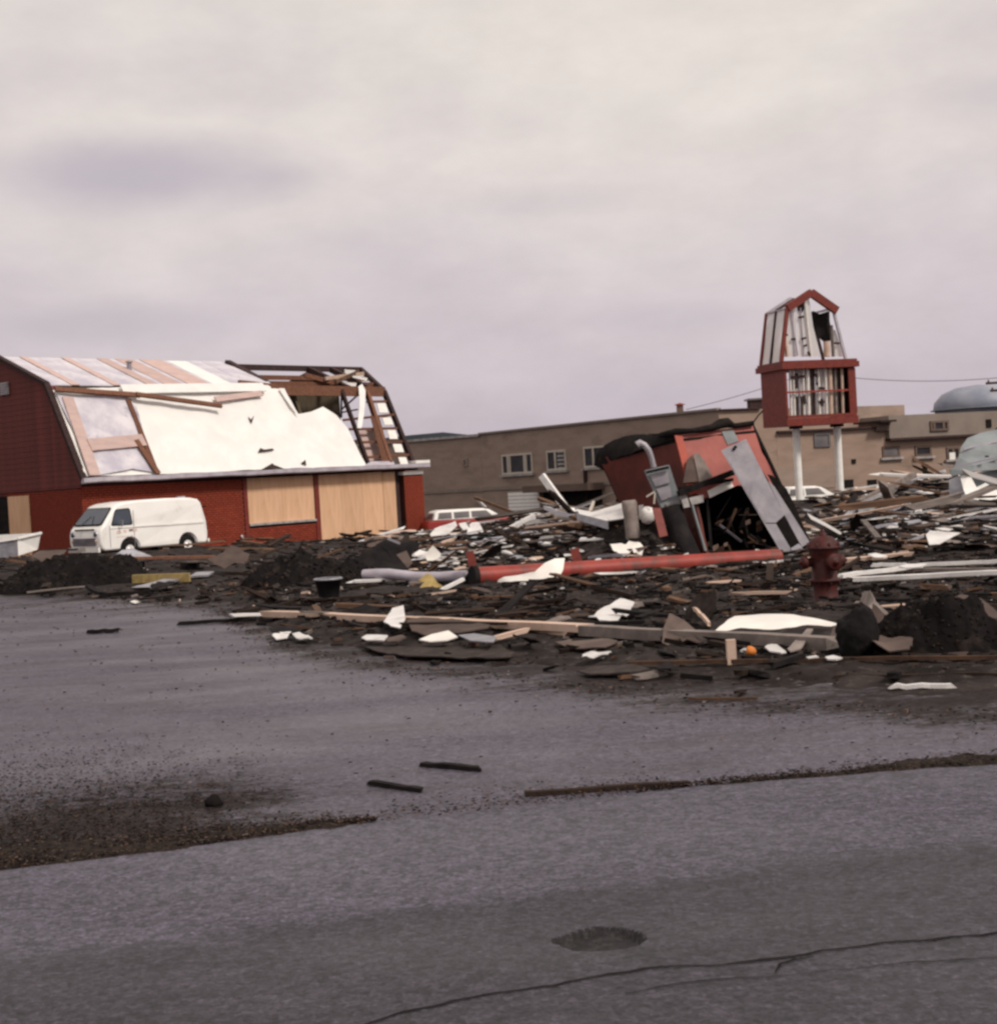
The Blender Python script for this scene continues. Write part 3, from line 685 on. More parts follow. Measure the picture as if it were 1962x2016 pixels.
fb(on(KB, 672, 768), on(-.3, 724, 912), .12, .2, 'timber_dark', 'rafter')
def lerpb(t): return KB + (-.3 - KB)*t
for (x0, y0), (x1, y1) in (((722, 791), (764, 790)), ((676, 827), (775, 816)), ((688, 845), (783, 843)), ((700, 871), (792, 869)), ((714, 901), (804, 895))):
    t = (y0 - 770)/148; b = lerpb(t) + .05
    fb(on(b, x0, y0), on(b, x1, y1), .1, .11, 'timber_brown', 'girt')
MB().sheet([low(*p, .03) for p in ((730, 822), (746, 820), (772, 908), (752, 908))], .03, .4, .02, 1, 5).build('hanging_board', 'timber_brown', barn)
for (x0, y0, x1, y1) in ((742, 794, 759, 812), (752, 820, 769, 836), (762, 847, 778, 864), (773, 874, 790, 890), (784, 900, 799, 915)):
    MB().sheet([low(*p, -.06) for p in ((x0, y0), (x1, y0), (x1 + 5, y1), (x0 + 5, y1))], .03, .3, .015, 1, x0).build('insulation_batt', 'sheet_white', barn)
MB().sheet([low(*p, .16) for p in ((706, 760), (713, 755), (720, 768), (717, 815), (712, 842), (704, 842), (708, 800))], .015, .2, .05, 1, 6).build('torn_strip', 'roof_white', barn)
MB().sheet([low(*p, .2) for p in ((549, 764), (560, 764), (584, 808), (588, 818), (572, 800))], .015, .2, .06, 1, 7).build('torn_strip', 'roof_white', barn)
MB().sheet([low(*p, -.5) for p in ((702, 848), (738, 846), (760, 905), (722, 908))], .03, .4, .02, 1, 5).build('inner_lining', 'sheathing', barn)
MB().sheet([low(*p, .05) for p in ((712, 920), (730, 908), (774, 908), (778, 916))], .02, .3, .02, 1, 5).build('bent_flashing', 'gutter', barn)
# cross wall inside, floor, back wall
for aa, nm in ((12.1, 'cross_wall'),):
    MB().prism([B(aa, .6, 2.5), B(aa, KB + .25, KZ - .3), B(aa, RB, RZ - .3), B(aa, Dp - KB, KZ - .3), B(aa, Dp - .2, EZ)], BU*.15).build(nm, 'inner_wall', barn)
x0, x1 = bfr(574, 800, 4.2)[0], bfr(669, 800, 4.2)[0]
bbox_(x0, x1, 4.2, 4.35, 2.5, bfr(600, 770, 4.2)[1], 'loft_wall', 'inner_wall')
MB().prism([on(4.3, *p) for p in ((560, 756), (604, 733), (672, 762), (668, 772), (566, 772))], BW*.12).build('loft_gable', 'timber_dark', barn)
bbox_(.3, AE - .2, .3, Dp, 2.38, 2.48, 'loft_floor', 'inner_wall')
bbox_(.3, AE, Dp - .2, Dp, BASE, 2.4, 'rear_wall', 'siding_red')
bbox_(AE - .3, AE - .06, .6, Dp, BASE, 2.38, 'side_wall', 'siding_red')
for (p, q) in (((672, 806), (706, 776)), ((672, 812), (704, 806)), ((672, 776), (672, 822))):
    fb(on(4.0, *p), on(4.0, *q), .06, .07, 'timber_dark', 'brace')
fb(on(3.0, 600, 738), on(2.4, 700, 765), .12, .2, 'timber_brown', 'broken_joist'); fb(on(2.6, 640, 745), on(3.4, 715, 735), .1, .16, 'wood_pale', 'broken_joist')
fb(on(2.2, 660, 752), on(3.4, 705, 732), .1, .16, 'wood_brown', 'broken_joist')
MB().sheet([on(4.9, *p) for p in ((678, 727), (700, 729), (697, 737), (680, 735))], .02, .3, .02, 1, 3).build('felt_scrap', 'roof_white', barn)
MB().sheet([on(3.0, *p) for p in ((690, 738), (724, 744), (722, 750), (692, 742))], .02, .3, .02, 1, 3).build('felt_scrap', 'roof_white', barn)
MB().sheet([on(2.3, *p) for p in ((676, 752), (702, 754), (700, 761), (680, 760))], .02, .3, .02, 1, 3).build('felt_scrap', 'roof_white', barn)
vp = upp(255, 729)
MB().tube([vp, vp + Z*.32], .1, 10).lathe([(0, 0), (.15, 0), (.15, .06), (0, .1)], vp + Z*.32, Z, 10).build('vent_pipe', 'metal_grey', barn)

# ------------------------------------------------------------------ tan brick factory behind
fac = thing('brick_factory', P(1250, 1000, 88)*1, 'long low tan brick factory with white-framed windows behind the wreckage', 'factory building')
TA = P(945, 852, 95); TZ = TA.z
Bp = C0 + raydir(1413, 803)*((TZ - EYE)/raydir(1413, 803).z)
TA2 = V((TA.x, TA.y, 0)); TB = V((Bp.x, Bp.y, 0)); fd = (TB - TA2).normalized(); fn = V((fd.y, -fd.x, 0))
LFT = C0 + raydir(780, 866)*((TZ - EYE)/raydir(780, 866).z); TL = V((LFT.x, LFT.y, 0)); ld = (TA2 - TL).normalized(); ln_ = V((ld.y, -ld.x, 0))
GZ = -1.2
MB().prism([V((p.x, p.y, GZ)) for p in (TA2, TB, TB - fn*14, TA2 - fn*14)], Z*(TZ - GZ - .12)).build('main_block', 'tan_brick', fac)
MB().prism([V((p.x, p.y, GZ)) for p in (TL - ld*22, TA2 - ld*.01, TA2 - ld*.01 - ln_*14, TL - ld*22 - ln_*14)], Z*(TZ - GZ - .2)).build('rear_wing', 'tan_dark', fac).data.materials[0] = MATS['tan_brick']
def run(p, q, nrm, z0, z1, t, name, mat, out_=0.0, parent=None):
    d = (q - p).normalized()
    c = (p + q)/2 + nrm*(out_) + Z*((z0 + z1)/2)
    return MB().box(c, ((q - p).length, t, z1 - z0), d, nrm, Z).build(name, mat, parent or fac)
run(TA2 - fd*.05, TB + fd*.05, fn, TZ - .12, TZ, .3, 'roof_coping', 'tan_fascia', .0)
run(TL - ld*22, TA2 - ld*.02, ln_, TZ - .22, TZ - .06, .3, 'roof_coping', 'stone_sill', .02)
def fpl(px, py, p0=TA2, n_=None): return onplane(px, py, p0, n_ or fn)
lz = fpl(1073, 957).z
run(TA2, TB, fn, lz - .1, lz + .1, .1, 'ledge_course', 'tan_fascia', .03); run(TL - ld*22, TA2, ln_, lz - .12, lz + .1, .1, 'ledge_course', 'tan_fascia', .03)
def window(px0, py0, px1, py1, splits, glass='win_glass', frame='cream_paint', p0=TA2, n_=None, sill=True, blinds=None, parent=None):
    n_ = n_ or fn; d = V((-n_.y, n_.x, 0))
    a = fpl((px0 + 0), (py0 + py1)/2, p0, n_); b = fpl(px1, (py0 + py1)/2, p0, n_)
    zt = fpl((px0 + px1)/2, py0, p0, n_).z; zb = fpl((px0 + px1)/2, py1, p0, n_).z
    c = (a + b)/2; W_ = (b - a).length; c.z = (zt + zb)/2; hh = zt - zb
    fr_ = MB(); t = .11
    fr_.box(c + Z*(hh/2 - t/2) + n_*.02, (W_, .12, t), d, n_, Z).box(c - Z*(hh/2 - t/2) + n_*.02, (W_, .12, t), d, n_, Z)
    for s in [-.5] + [x - .5 for x in splits] + [.5]:
        off = t/2 if s == -.5 else (-t/2 if s == .5 else 0)
        fr_.box(c + d*(s*W_ + off) + n_*.02, (t if abs(s) == .5 else t*1.3, .1, hh - 2*t), d, n_, Z)
    f_ = fr_.build('window', frame, parent or fac)
    ed = [0] + list(splits) + [1]
    for i in range(len(ed) - 1):
        MB().box(c + d*(((ed[i] + ed[i + 1])/2 - .5)*W_) + n_*.012, (W_*(ed[i + 1] - ed[i]) - .1, .03, hh - t*1.6), d, n_, Z).build('pane', glass, f_)
    if blinds is not None:
        for k in range(5):
            MB().box(c + d*(((ed[blinds] + ed[blinds + 1])/2 - .5)*W_) + n_*.04 + Z*(hh*(k/5 - .4)), (W_*.34, .02, hh*.11), d, n_, Z).build('blind_slat', 'stone_sill', f_)
    if sill: MB().box(c - Z*(hh/2 + .07) + n_*.08, (W_ + .3, .2, .12), d, n_, Z).build('sill', 'stone_sill', f_)
window(989, 893, 1049, 933, (.2, .27, .74, .8)); window(1077, 886, 1115, 926, (.45,), blinds=1); window(1150, 878, 1192, 920, (.45,))
window(911, 902, 921, 918, (), 'win_glass_grey', 'tan_brick', TL, ln_, sill=False)
# loading door with white slats, dark openings under a canopy
c0, c1 = fpl(1003, 985), fpl(1066, 985); zt = fpl(1030, 968).z
dr = run(V((c0.x, c0.y, 0)), V((c1.x, c1.y, 0)), fn, GZ, zt, .1, 'loading_door', 'stone_sill', .06)
for k in range(9): run(V((c0.x, c0.y, 0)) + fd*.05, V((c1.x, c1.y, 0)) - fd*.05, fn, zt - .22*(k + 1), zt - .22*k - .04, .05, 'door_slat', 'white_paint', .125, dr)
c0, c1 = fpl(1071, 985), fpl(1185, 975); zt = fpl(1120, 957).z
run(V((c0.x, c0.y, 0)), V((c1.x, c1.y, 0)), fn, GZ, zt, .1, 'dark_bay', 'dull_black', .03)  # black slab in place of the unlit depth of the bay
c0, c1 = fpl(1060, 955), fpl(1190, 945)
run(V((c0.x, c0.y, 0)), V((c1.x, c1.y, 0)), fn, fpl(1120, 966).z, fpl(1120, 953).z, 1.2, 'canopy', 'tan_dark', .6)
c0 = fpl(1158, 990); run(V((c0.x - .08, c0.y, 0)), V((c0.x + .08, c0.y, 0)), fn, GZ, fpl(1158, 922).z, .12, 'downpipe', 'timber_dark', .1)
# right-hand wing: lighter brick
RS = TB + fn*0 + fd*.02
rdv = (V((P(1990, 900, 84).x, 84, 0)) - RS).normalized(); rn = V((rdv.y, -rdv.x, 0))
def rpl(px, py): return onplane(px, py, RS, rn)
def rat(px): p = rpl(px, 900); return V((p.x, p.y, 0))
z1_ = rpl(1450, 807).z; z2_ = rpl(1720, 843).z
MB().prism([V((p.x, p.y, GZ)) for p in (RS, rat(1530), rat(1530) - rn*12, RS - rn*12)], Z*(z1_ - GZ)).build('tall_wing', 'tan_brick_light', fac)
MB().prism([V((p.x, p.y, GZ)) for p in (rat(1530) + rdv*.01, rat(2120), rat(2120) - rn*12, rat(1530) + rdv*.01 - rn*12)], Z*(z2_ - GZ)).build('low_wing', 'tan_brick_light', fac)
run(rat(1530), rat(1745), rn, z2_, z2_ + .1, .4, 'roof_coping', 'timber_dark', .02); run(RS, rat(1500), rn, z1_, z1_ + .07, .3, 'roof_coping', 'timber_dark', .02)
za, zb_ = rpl(1850, 814).z, rpl(1850, 858).z
ub = run(rat(1746), rat(2150), rn, zb_, za, 3.0, 'upper_storey', 'tan_fascia', -1.2)
run(rat(1746) - rdv*.05, rat(2150), rn, zb_ - .12, zb_, .5, 'ledge_course', 'timber_dark', .2)
run(rat(1723), rat(1746) - rdv*.01, rn, rpl(1735, 848).z, rpl(1735, 832).z, 1.6, 'eave_box', 'tan_dark', -.5)
run(rat(1718), rat(1750), rn, rpl(1735, 832).z, rpl(1735, 828).z, 2.4, 'eave_cap', 'timber_dark', -.4)
RSu = RS + rn*.32
window(1830, 828, 1866, 848, (.2, .72), 'win_glass', 'tan_dark', RSu, rn, sill=False)
window(1736, 878, 1770, 900, (), 'win_glass_grey', 'tan_dark', RS, rn, sill=True)
window(1800, 877, 1832, 898, (), 'win_glass', 'tan_dark', RS, rn, sill=True); window(1862, 880, 1888, 904, (.5,), 'win_glass', 'tan_dark', RS, rn, sill=True)
window(1601, 852, 1633, 880, (), 'win_glass_grey', 'win_glass_grey', RS, rn, sill=False)
run(rat(1866), rat(1877), rn, rpl(1870, 906).z, rpl(1870, 891).z, .05, 'window_board', 'white_paint', .1)
for x0_, y0_, x1_, y1_ in ((1657, 945, 1676, 960), (1704, 945, 1722, 958), (1675, 904, 1683, 913), (1936, 826, 1946, 842)):
    run(rat(x0_), rat(x1_), rn, rpl(x0_, y1_).z, rpl(x0_, y0_).z, .04, 'dark_opening', 'dull_black', .34 if y0_ < 850 else .03)  # black slabs painted as unlit openings in the wall
run(RS, rat(1640), rn, rpl(1600, 962).z, rpl(1600, 916).z, .04, 'lower_band', 'tan_brick', .02)  # thin band in the other brick tone along the lower wall
# rooftop vents of the factory
def roofvent(px, py0, py1, wpx, cap, Y):
    b = P(px, py1, Y); t_ = P(px, py0, Y); w_ = wpx/3000*Y
    q = MB().box((b + t_)/2 - Z*.2, (w_*.55, w_*.55, (t_ - b).length + .4)).build('roof_vent', 'tan_dark', fac)
    MB().lathe([(0, .12), (w_*.5, .02), (w_*.5, 0), (0, 0)], t_, Z, 12).build('vent_cap', cap, q)
roofvent(1338, 797, 812, 22, 'red_scrap', 84)
bx = P(1487, 795, 84); q = MB().box(bx - Z*.3, (.75, 1.2, 1.0)).build('roof_unit', 'timber_dark', fac)
MB().box(bx + Z*.24, (1.05, 1.4, .1)).build('unit_cap', 'win_glass_grey', q)

# stovepipe standing out of the rubble, power pole, wires, water tower
st = P(1820, 948, 66); sp = thing('stovepipe', V((st.x, st.y, top(st.x, st.y))), 'upright black stovepipe standing in rubble before the pale factory wall', 'stovepipe')
tp = P(1820, 918, 66)
MB().tube([V((tp.x, tp.y, top(tp.x, tp.y) - .2)), tp], .11, 12).build('pipe', 'dull_black', sp); MB().lathe([(.11, 0), (.15, .0), (.15, .08), (.0, .1)], tp, Z, 12).build('collar', 'tar', sp)
upx = P(1990, 752, 88); up = thing('utility_pole', V((upx.x, upx.y, -.9)), 'wooden utility pole with two dark crossarms at the edge of the view', 'utility pole')
MB().tube([V((upx.x, upx.y, -1)), upx + Z*.6], [.16, .11], 10).build('pole', 'timber_dark', up)
for pyy, hw in ((752, 1.5), (767, 1.25)):
    c_ = P(1990, pyy, 88)
    a_ = MB().box(c_ + V((0, -.12, 0)), (hw*2, .1, .14)).build('crossarm', 'timber_dark', up)
    for kx in (-.9, -.5, .5, .9): MB().lathe([(0, 0), (.05, 0), (.06, .08), (.03, .14), (0, .14)], c_ + V((kx*hw, -.12, .07)), Z, 8).build('insulator', 'win_glass_grey', a_)
def wire(p, q, sag, label):
    pts = [p.lerp(q, i/24) - Z*(sag*4*(i/24)*(1 - i/24)) for i in range(25)]
    tag(MB().tube(pts, .02, 5).build('power_cable', 'wire'), label, 'cable')
wire(P(1560, 728, 92), P(1990, 741, 88), .45, 'thin power cable strung from behind the sign to the utility pole')
wire(P(1350, 806, 84), P(1560, 744, 92), .1, 'thin power cable slanting from the factory roof up behind the sign')
wt = P(1925, 800, 150); tw = thing('water_tower', V((wt.x, wt.y, -1)), 'hazy blue-grey water tower tank rising behind the factory roof', 'water tower')
R_ = 4.3
MB().lathe([(0, -1.9), (R_*.5, -1.7), (R_*.85, -1.2), (R_, -.3), (R_*.97, .4), (R_*.8, 1.2), (R_*.5, 1.75), (0, 2.0)], wt + Z*.15, Z, 28).build('tank', 'tank_blue', tw)
for k in range(6):
    an = k*math.pi/3; q = V((wt.x + math.cos(an)*R_*.8, wt.y + math.sin(an)*R_*.8, -1)); MB().tube([q, q + Z*(wt.z + .5)], .16, 8).build('leg', 'metal_blue', tw)
MB().lathe([(R_*.98, -.25), (R_*1.06, -.25), (R_*1.06, -.15), (R_*.98, -.15)], wt, Z, 28).build('walkway', 'metal_blue', tw)

# ------------------------------------------------------------------ wrecked roadside sign
PS = math.radians(17); SU = V((math.cos(PS), math.sin(PS), 0)); SW = V((-SU.y, SU.x, 0)); SN = -SW
S0 = P(1549, 838, 59.5); SZB = S0.z
def sf(px, py, b=0): return onplane(px, py, S0 + SW*b, SW)
def S(a, b, z): return V((S0.x, S0.y, 0)) + SU*a + SW*b + Z*z
def sa(px, py, b=0): return (sf(px, py, b) - S0).dot(SU)
SL = sa(1687, 833); SZT = sf(1540, 719).z
sd_ = onplane(1499, 780, S0, SU); SD = (sd_ - S0).dot(SW)
sign = thing('roadside_sign', S(SL/2, SD/2, -.7), 'tall red storm-gutted sign shaped like a little barn on two white poles', 'sign')
def sbox(a0, a1, b0, b1, z0, z1, name, mat, parent=None):
    return MB().box(S((a0 + a1)/2, (b0 + b1)/2, (z0 + z1)/2), (a1 - a0, b1 - b0, z1 - z0), SU, SW, Z).build(name, mat, parent or sign)
for px in (1566, 1647):
    a = sa(px, 840, SD*.5); pz = S(a, SD*.5, 0)
    MB().tube([V((pz.x, pz.y, -1.3)), S(a, SD*.5, SZB + .02)], .15, 16).build('pole', 'white_paint', sign)
    sbox(a - .2, a + .2, SD*.5 - .2, SD*.5 + .2, SZB - .12, SZB - .01, 'pole_collar', 'timber_dark')
IT, IB, IR = sf(1560, 728).z, sf(1560, 818).z, sa(1670, 770)
sbox(.0, .06, 0, SD, SZB, SZT, 'side_panel', 'trim_red'); sbox(SL - .06, SL, 0, SD, SZB, SZT, 'side_panel', 'trim_red')
sbox(.07, SL - .07, .02, SD - .02, SZB, SZB + .06, 'floor_panel', 'trim_red'); sbox(.07, SL - .07, .02, SD - .02, SZT - .06, SZT, 'top_panel', 'trim_red')
sbox(-.02, SL + .02, -.08, -.005, SZB - .02, IB - .12, 'sill_board', 'trim_red'); sbox(.02, SL - .02, -.05, -.006, IB - .11, IB, 'inner_frame', 'trim_red')
sbox(IR, SL + .01, -.05, -.006, IB, SZT - .2, 'frame_stile', 'trim_red'); sbox(-.02, .07, -.05, -.006, IB, SZT - .2, 'frame_stile', 'trim_red')
sbox(.07, IR, -.04, -.006, IT, SZT - .2, 'head_board', 'trim_red')
mz = sf(1610, 770).z
sbox(.06, IR, -.03, .02, mz - .035, mz + .035, 'cross_bar', 'pole_red')
for b0, b1, z0, z1, ex in ((-.16, SD + .16, SZT - .16, SZT + .06, .14), (-.1, SD + .1, SZT + .062, SZT + .16, .08)):
    sbox(-ex, SL + ex, b0, b1, z0, z1, 'cornice', 'trim_red')
# torn reflector panels and strip lights inside
ib = SD*.3
def inner(x0, x1, y0, y1, b, mat, name, amp=.02):
    p = [sf(x, y, b) for x, y in ((x0, y0), (x1, y0), (x1 + 2, y1), (x0 + 2, y1))]
    MB().sheet(p, 0 if mat == 'plastic_skin' else .02, .2, amp, 2, x0).build(name, mat, sign)
ib = .32
inner(1556, 1586, 721, 770, ib, 'plastic_skin', 'reflector_panel'); inner(1558, 1588, 772, 819, ib, 'plastic_skin', 'reflector_panel')
inner(1603, 1634, 721, 770, ib, 'plastic_skin', 'reflector_panel'); inner(1604, 1635, 772, 819, ib, 'plastic_skin', 'reflector_panel')
inner(1588, 1603, 721, 819, ib*1.3, 'wood_grey', 'backing_panel'); inner(1634, 1650, 721, 819, .42, 'wood_grey', 'backing_panel'); inner(1650, 1672, 721, 819, .5, 'tar', 'black_panel')  # last panel is plain black
inner(1566, 1582, 780, 819, ib*.9, 'card_tan', 'torn_backing')
for px, mat, r in ((1554, 'tube_white', .05), (1561, 'tube_white', .045), (1571, 'metal_grey', .04), (1589, 'tube_white', .07), (1600, 'timber_dark', .05), (1633, 'wood_pale', .08), (1656, 'wood_pale', .06), (1610, 'tube_white', .05), (1624, 'tube_white', .05), (1580, 'tube_white', .04), (1643, 'wood_grey', .05)):
    b = .16
    MB().tube([sf(px, 722, b), sf(px + 3, 819, b)], r, 8).build('light_tube' if mat == 'tube_white' else 'upright', mat, sign)
for x0, y0, x1, y1 in ((1556, 743, 1582, 741), (1567, 735, 1568, 765), (1582, 778, 1584, 795), (1603, 738, 1608, 740), (1612, 764, 1622, 765), (1617, 785, 1618, 800), (1612, 792, 1622, 791), (1606, 754, 1609, 756)):
    MB().beam(sf(x0, y0, .10), sf(x1, y1, .10), .06, .10).build('bracket', 'timber_dark', sign)
# barn-shaped topper
TZ0 = SZT + .16
tb = .12
FL, FK, FA, FR_, FRB = sf(1537, 702, tb), sf(1549, 607, tb), sf(1596, 576, tb), sf(1639, 607, tb), sf(1664, 702, tb)
for p in (FL, FRB): p.z = TZ0
BD_ = SW*(SD - .3)
def rail(p, q, w=.1, h=.1, mat='trim_red', name='rail'): return MB().beam(p, q, w, h).build(name, mat, sign)
rail(FL, FK, .12, .14); rail(FK, FA, .2, .3, name='gable_trim'); rail(FA, FR_ + V((.15, 0, -.1)), .2, .3, name='gable_trim'); rail(FR_, FRB, .1, .1, 'gutter')
rail(FL + BD_, FK + BD_, .12, .14); rail(FK + BD_, FA + BD_, .1, .12, 'gutter'); rail(FA + BD_, FR_ + BD_, .1, .1, 'gutter'); rail(FR_ + BD_, FRB + BD_, .1, .1, 'timber_dark')
h2 = BD_*.52
rail(FL + h2, FK + h2, .1, .1, 'timber_dark'); rail(FK + h2, FA + h2 - (FA - FK)*.25, .12, .14, 'timber_dark'); rail(FK, FK + BD_, .08, .08, 'gutter'); rail(FR_, FR_ + BD_, .08, .08, 'gutter')
MB().sheet([FL + SW*.05, FK + SW*.05, FK + BD_*.48, FL + BD_*.48], 0, .3, .03, 1, 2).build('side_sheet', 'plastic_skin', sign)
MB().sheet([FL + BD_*.54, FK + BD_*.54, FK + BD_*.96, FL + BD_*.96], 0, .3, .03, 1, 4).build('side_sheet', 'plastic_skin', sign)
MB().sheet([FK + SW*.05, FK + BD_*.45, FK.lerp(FA, .7) + BD_*.4, FK.lerp(FA, .8) + SW*.05], 0, .3, .03, 1, 4).build('roof_sheet', 'plastic_skin', sign)
def fp(*pts, b=.2): return [sf(x, y, b) for x, y in pts]
tb2 = .2
MB().sheet(fp((1540, 702), (1548, 660), (1550, 609), (1566, 604), (1570, 702)), 0, .2, .03, 2, 11).build('front_sheet', 'plastic_skin', sign)
MB().sheet(fp((1572, 702), (1567, 603), (1584, 592), (1590, 640), (1594, 702)), 0, .2, .03, 2, 12).build('front_sheet', 'plastic_skin', sign)
MB().sheet(fp((1596, 702), (1592, 640), (1586, 590), (1592, 588), (1600, 640), (1614, 702), b=.24), 0, .2, .03, 2, 13).build('front_sheet', 'plastic_skin', sign)
MB().sheet(fp((1642, 702), (1638, 672), (1636, 648), (1644, 650), (1661, 702), b=.24), 0, .2, .03, 2, 14).build('front_sheet', 'plastic_skin', sign)
MB().sheet(fp((1594, 616), (1600, 612), (1612, 618), (1632, 612), (1634, 640), (1638, 668), (1626, 676), (1610, 662), (1600, 640), b=.5), .03, .2, .08, 2, 15).build('dark_gap', 'tar', sign)  # black sheet painted in for the dark hole in the front
MB().sheet(fp((1570, 600), (1580, 594), (1584, 606), (1578, 616), (1570, 610), b=.12), .02, .2, .03, 2, 16).build('dark_gap', 'tar', sign)
for px0, py0, px1, py1, mat, r in ((1545, 668, 1550, 702, 'wood_pale', .07), (1627, 672, 1628, 702, 'wood_pale', .14), (1636, 640, 1640, 702, 'wood_grey', .07), (1584, 594, 1596, 702, 'tube_white', .06), (1560, 612, 1564, 702, 'gutter', .03), (1575, 606, 1582, 702, 'gutter', .03), (1556, 612, 1570, 700, 'gutter', .03)):
    MB().tube(fp((px0, py0), (px1, py1), b=.14), r, 7).build('light_tube' if mat == 'tube_white' else 'upright', mat, sign)
for x0, y0, x1, y1 in ((1571, 625, 1582, 623), (1557, 668, 1565, 667), (1577, 667, 1586, 665), (1582, 681, 1588, 679), (1543, 660, 1550, 659), (1642, 675, 1652, 676), (1590, 692, 1594, 700)):
    MB().beam(*fp((x0, y0), (x1, y1), b=.1), .05, .08).build('bracket', 'timber_dark', sign)

# ------------------------------------------------------------------ vehicles
def offset_profile(pr, d):
    n = len(pr); res = []
    for i in range(n):
        a, b, c = V((*pr[i - 1], 0)), V((*pr[i], 0)), V((*pr[(i + 1) % n], 0))
        t = ((b - a).normalized() + (c - b).normalized()).normalized(); nn_ = V((-t.y, t.x, 0))
        res.append((b.x + nn_.x*d, b.y + nn_.y*d))
    return res
def loft(pr, half, ins=((1.0, .07), (.985, .035), (.94, .01), (.8, 0))):
    """closed side outline (x,z), counter-clockwise seen from -y, swept across the width with rounded shoulders"""
    ar = sum(pr[i - 1][0]*pr[i][1] - pr[i][0]*pr[i - 1][1] for i in range(len(pr)))
    sgn = 1 if ar > 0 else -1
    st = [(-t, d) for t, d in ins] + [(t, d) for t, d in reversed(ins)]
    n = len(pr); vs = []; fs = []
    for t, d in st:
        for x, z in offset_profile(pr, d*sgn): vs.append(V((x, t*half(x, z), z)))
    for i in range(len(st) - 1):
        for k in range(n): fs.append((i*n + k, i*n + (k + 1) % n, (i + 1)*n + (k + 1) % n, (i + 1)*n + k))
    return vs, fs, [tuple(range(n)), tuple((len(st) - 1)*n + k for k in range(n))]
class Veh:
    def __init__(s, root, mat3): s.r = root; s.M = mat3
    def put(s, mb, name, mat, parent=None, label=None):
        mb.v = [s.M @ v for v in mb.v]; return mb.build(name, mat, parent or s.r, label)
def rounded(pts, r=.06, k=4):
    res = []; n = len(pts)
    for i in range(n):
        p, a, b = V(pts[i]), V(pts[i - 1]), V(pts[(i + 1) % n])
        d0 = (a - p).normalized()*r; d1 = (b - p).normalized()*r
        for j in range(k + 1):
            t = j/k; res.append((p + d0)*(1 - t)**2 + p*2*t*(1 - t) + (p + d1)*t*t)
    return res
def cut(ob, cyls):
    cb = MB()
    for c, ax, r, L in cyls: cb.lathe([(0, -L), (r, -L), (r, L), (0, L)], c, ax, 24)
    bm = bmesh.new(); me = cb.mesh('cut', 'tar', V((0, 0, 0))); bm.from_mesh(me)
    bmesh.ops.remove_doubles(bm, verts=bm.verts, dist=.002); bmesh.ops.recalc_face_normals(bm, faces=bm.faces); bm.to_mesh(me); bm.free()
    co = bpy.data.objects.new('cut', me); col.objects.link(co); co.location = ob.matrix_world.translation
    md = ob.modifiers.new('arch', 'BOOLEAN'); md.operation = 'DIFFERENCE'; md.object = co; md.solver = 'EXACT'
    bpy.context.view_layer.update()
    dg = bpy.context.evaluated_depsgraph_get(); new = bpy.data.meshes.new_from_object(ob.evaluated_get(dg))
    ob.modifiers.clear(); ob.data = new; bpy.data.objects.remove(co)
def wheel(vh, x, y, r, wd, side, hub='chrome', rim='white_paint'):
    t = MB().lathe([(r*.5, -wd/2), (r*.93, -wd/2), (r, -wd*.3), (r, wd*.3), (r*.93, wd/2), (r*.5, wd/2)], V((x, y, r)), Y_, 24)
    ob = vh.put(t, 'wheel', 'rubber')
    vh.put(MB().lathe([(0, wd*.32), (r*.3, wd*.36), (r*.52, wd*.42), (r*.62, wd*.36), (r*.62, -.02), (0, -.02)], V((x, y, r)), Y_*side, 20), 'rim', rim, ob)
    vh.put(MB().lathe([(0, wd*.5), (r*.15, wd*.48), (r*.24, wd*.36)], V((x, y, r)), Y_*side, 14), 'hub_cap', hub, ob)

# white panel van: nose along -BU, its driver's side towards the camera
vb = -2.75
va0, va1 = bfr(199, 1090, vb)[0], bfr(413, 1085, vb)[0]
VL = va1 - va0; VS = VL/4.25; VWd = 1.78*VS
vg = B((va0 + va1)/2, vb + VWd/2, 0); vz = P(370, 1092, B(va1 - 1, vb, 0).y).z
van = thing('delivery_van', V((vg.x, vg.y, vz)), 'white flat-nosed panel van parked before the brick wall of the barn shop', 'van')
VM = Matrix.Translation((vg.x, vg.y, vz)) @ Matrix(((-BU.x, -BW.x, 0, 0), (-BU.y, -BW.y, 0, 0), (0, 0, 1, 0), (0, 0, 0, 1))) @ Matrix.Scale(VS, 4)
vh = Veh(van, VM)
vp_ = [(-2.0, .34), (1.95, .34), (2.08, .42), (2.13, .62), (2.125, .9), (2.07, 1.06), (1.98, 1.16), (1.55, 1.66), (1.40, 1.79), (1.15, 1.865), (.6, 1.905), (-.6, 1.925), (-1.55, 1.90), (-1.84, 1.84), (-1.95, 1.72), (-2.08, 1.1), (-2.11, .7), (-2.09, .42)]
def vhalf(x, z): return .89 - max(0, (z - 1.05))*.13 - max(0, (.6 - z))*.05
vv, vf, caps = loft(vp_, vhalf)
body = vh.put(MB().add(vv, vf, True).add(vv, caps), 'body', 'van_paint')
bm = bmesh.new(); bm.from_mesh(body.data); bmesh.ops.remove_doubles(bm, verts=bm.verts, dist=.001); bmesh.ops.recalc_face_normals(bm, faces=bm.faces); bm.to_mesh(body.data); bm.free()
FWX, RWX = 1.0, -1.28
bpy.context.view_layer.update()
cut(body, [((VM @ V((x, s_*.62, .36))) - ORG[body.name], VM.to_3x3() @ Y_, .40*VS, .40*VS) for x in (FWX, RWX) for s_ in (1, -1)])
body.data.materials.clear(); body.data.materials.append(MATS['van_paint'])
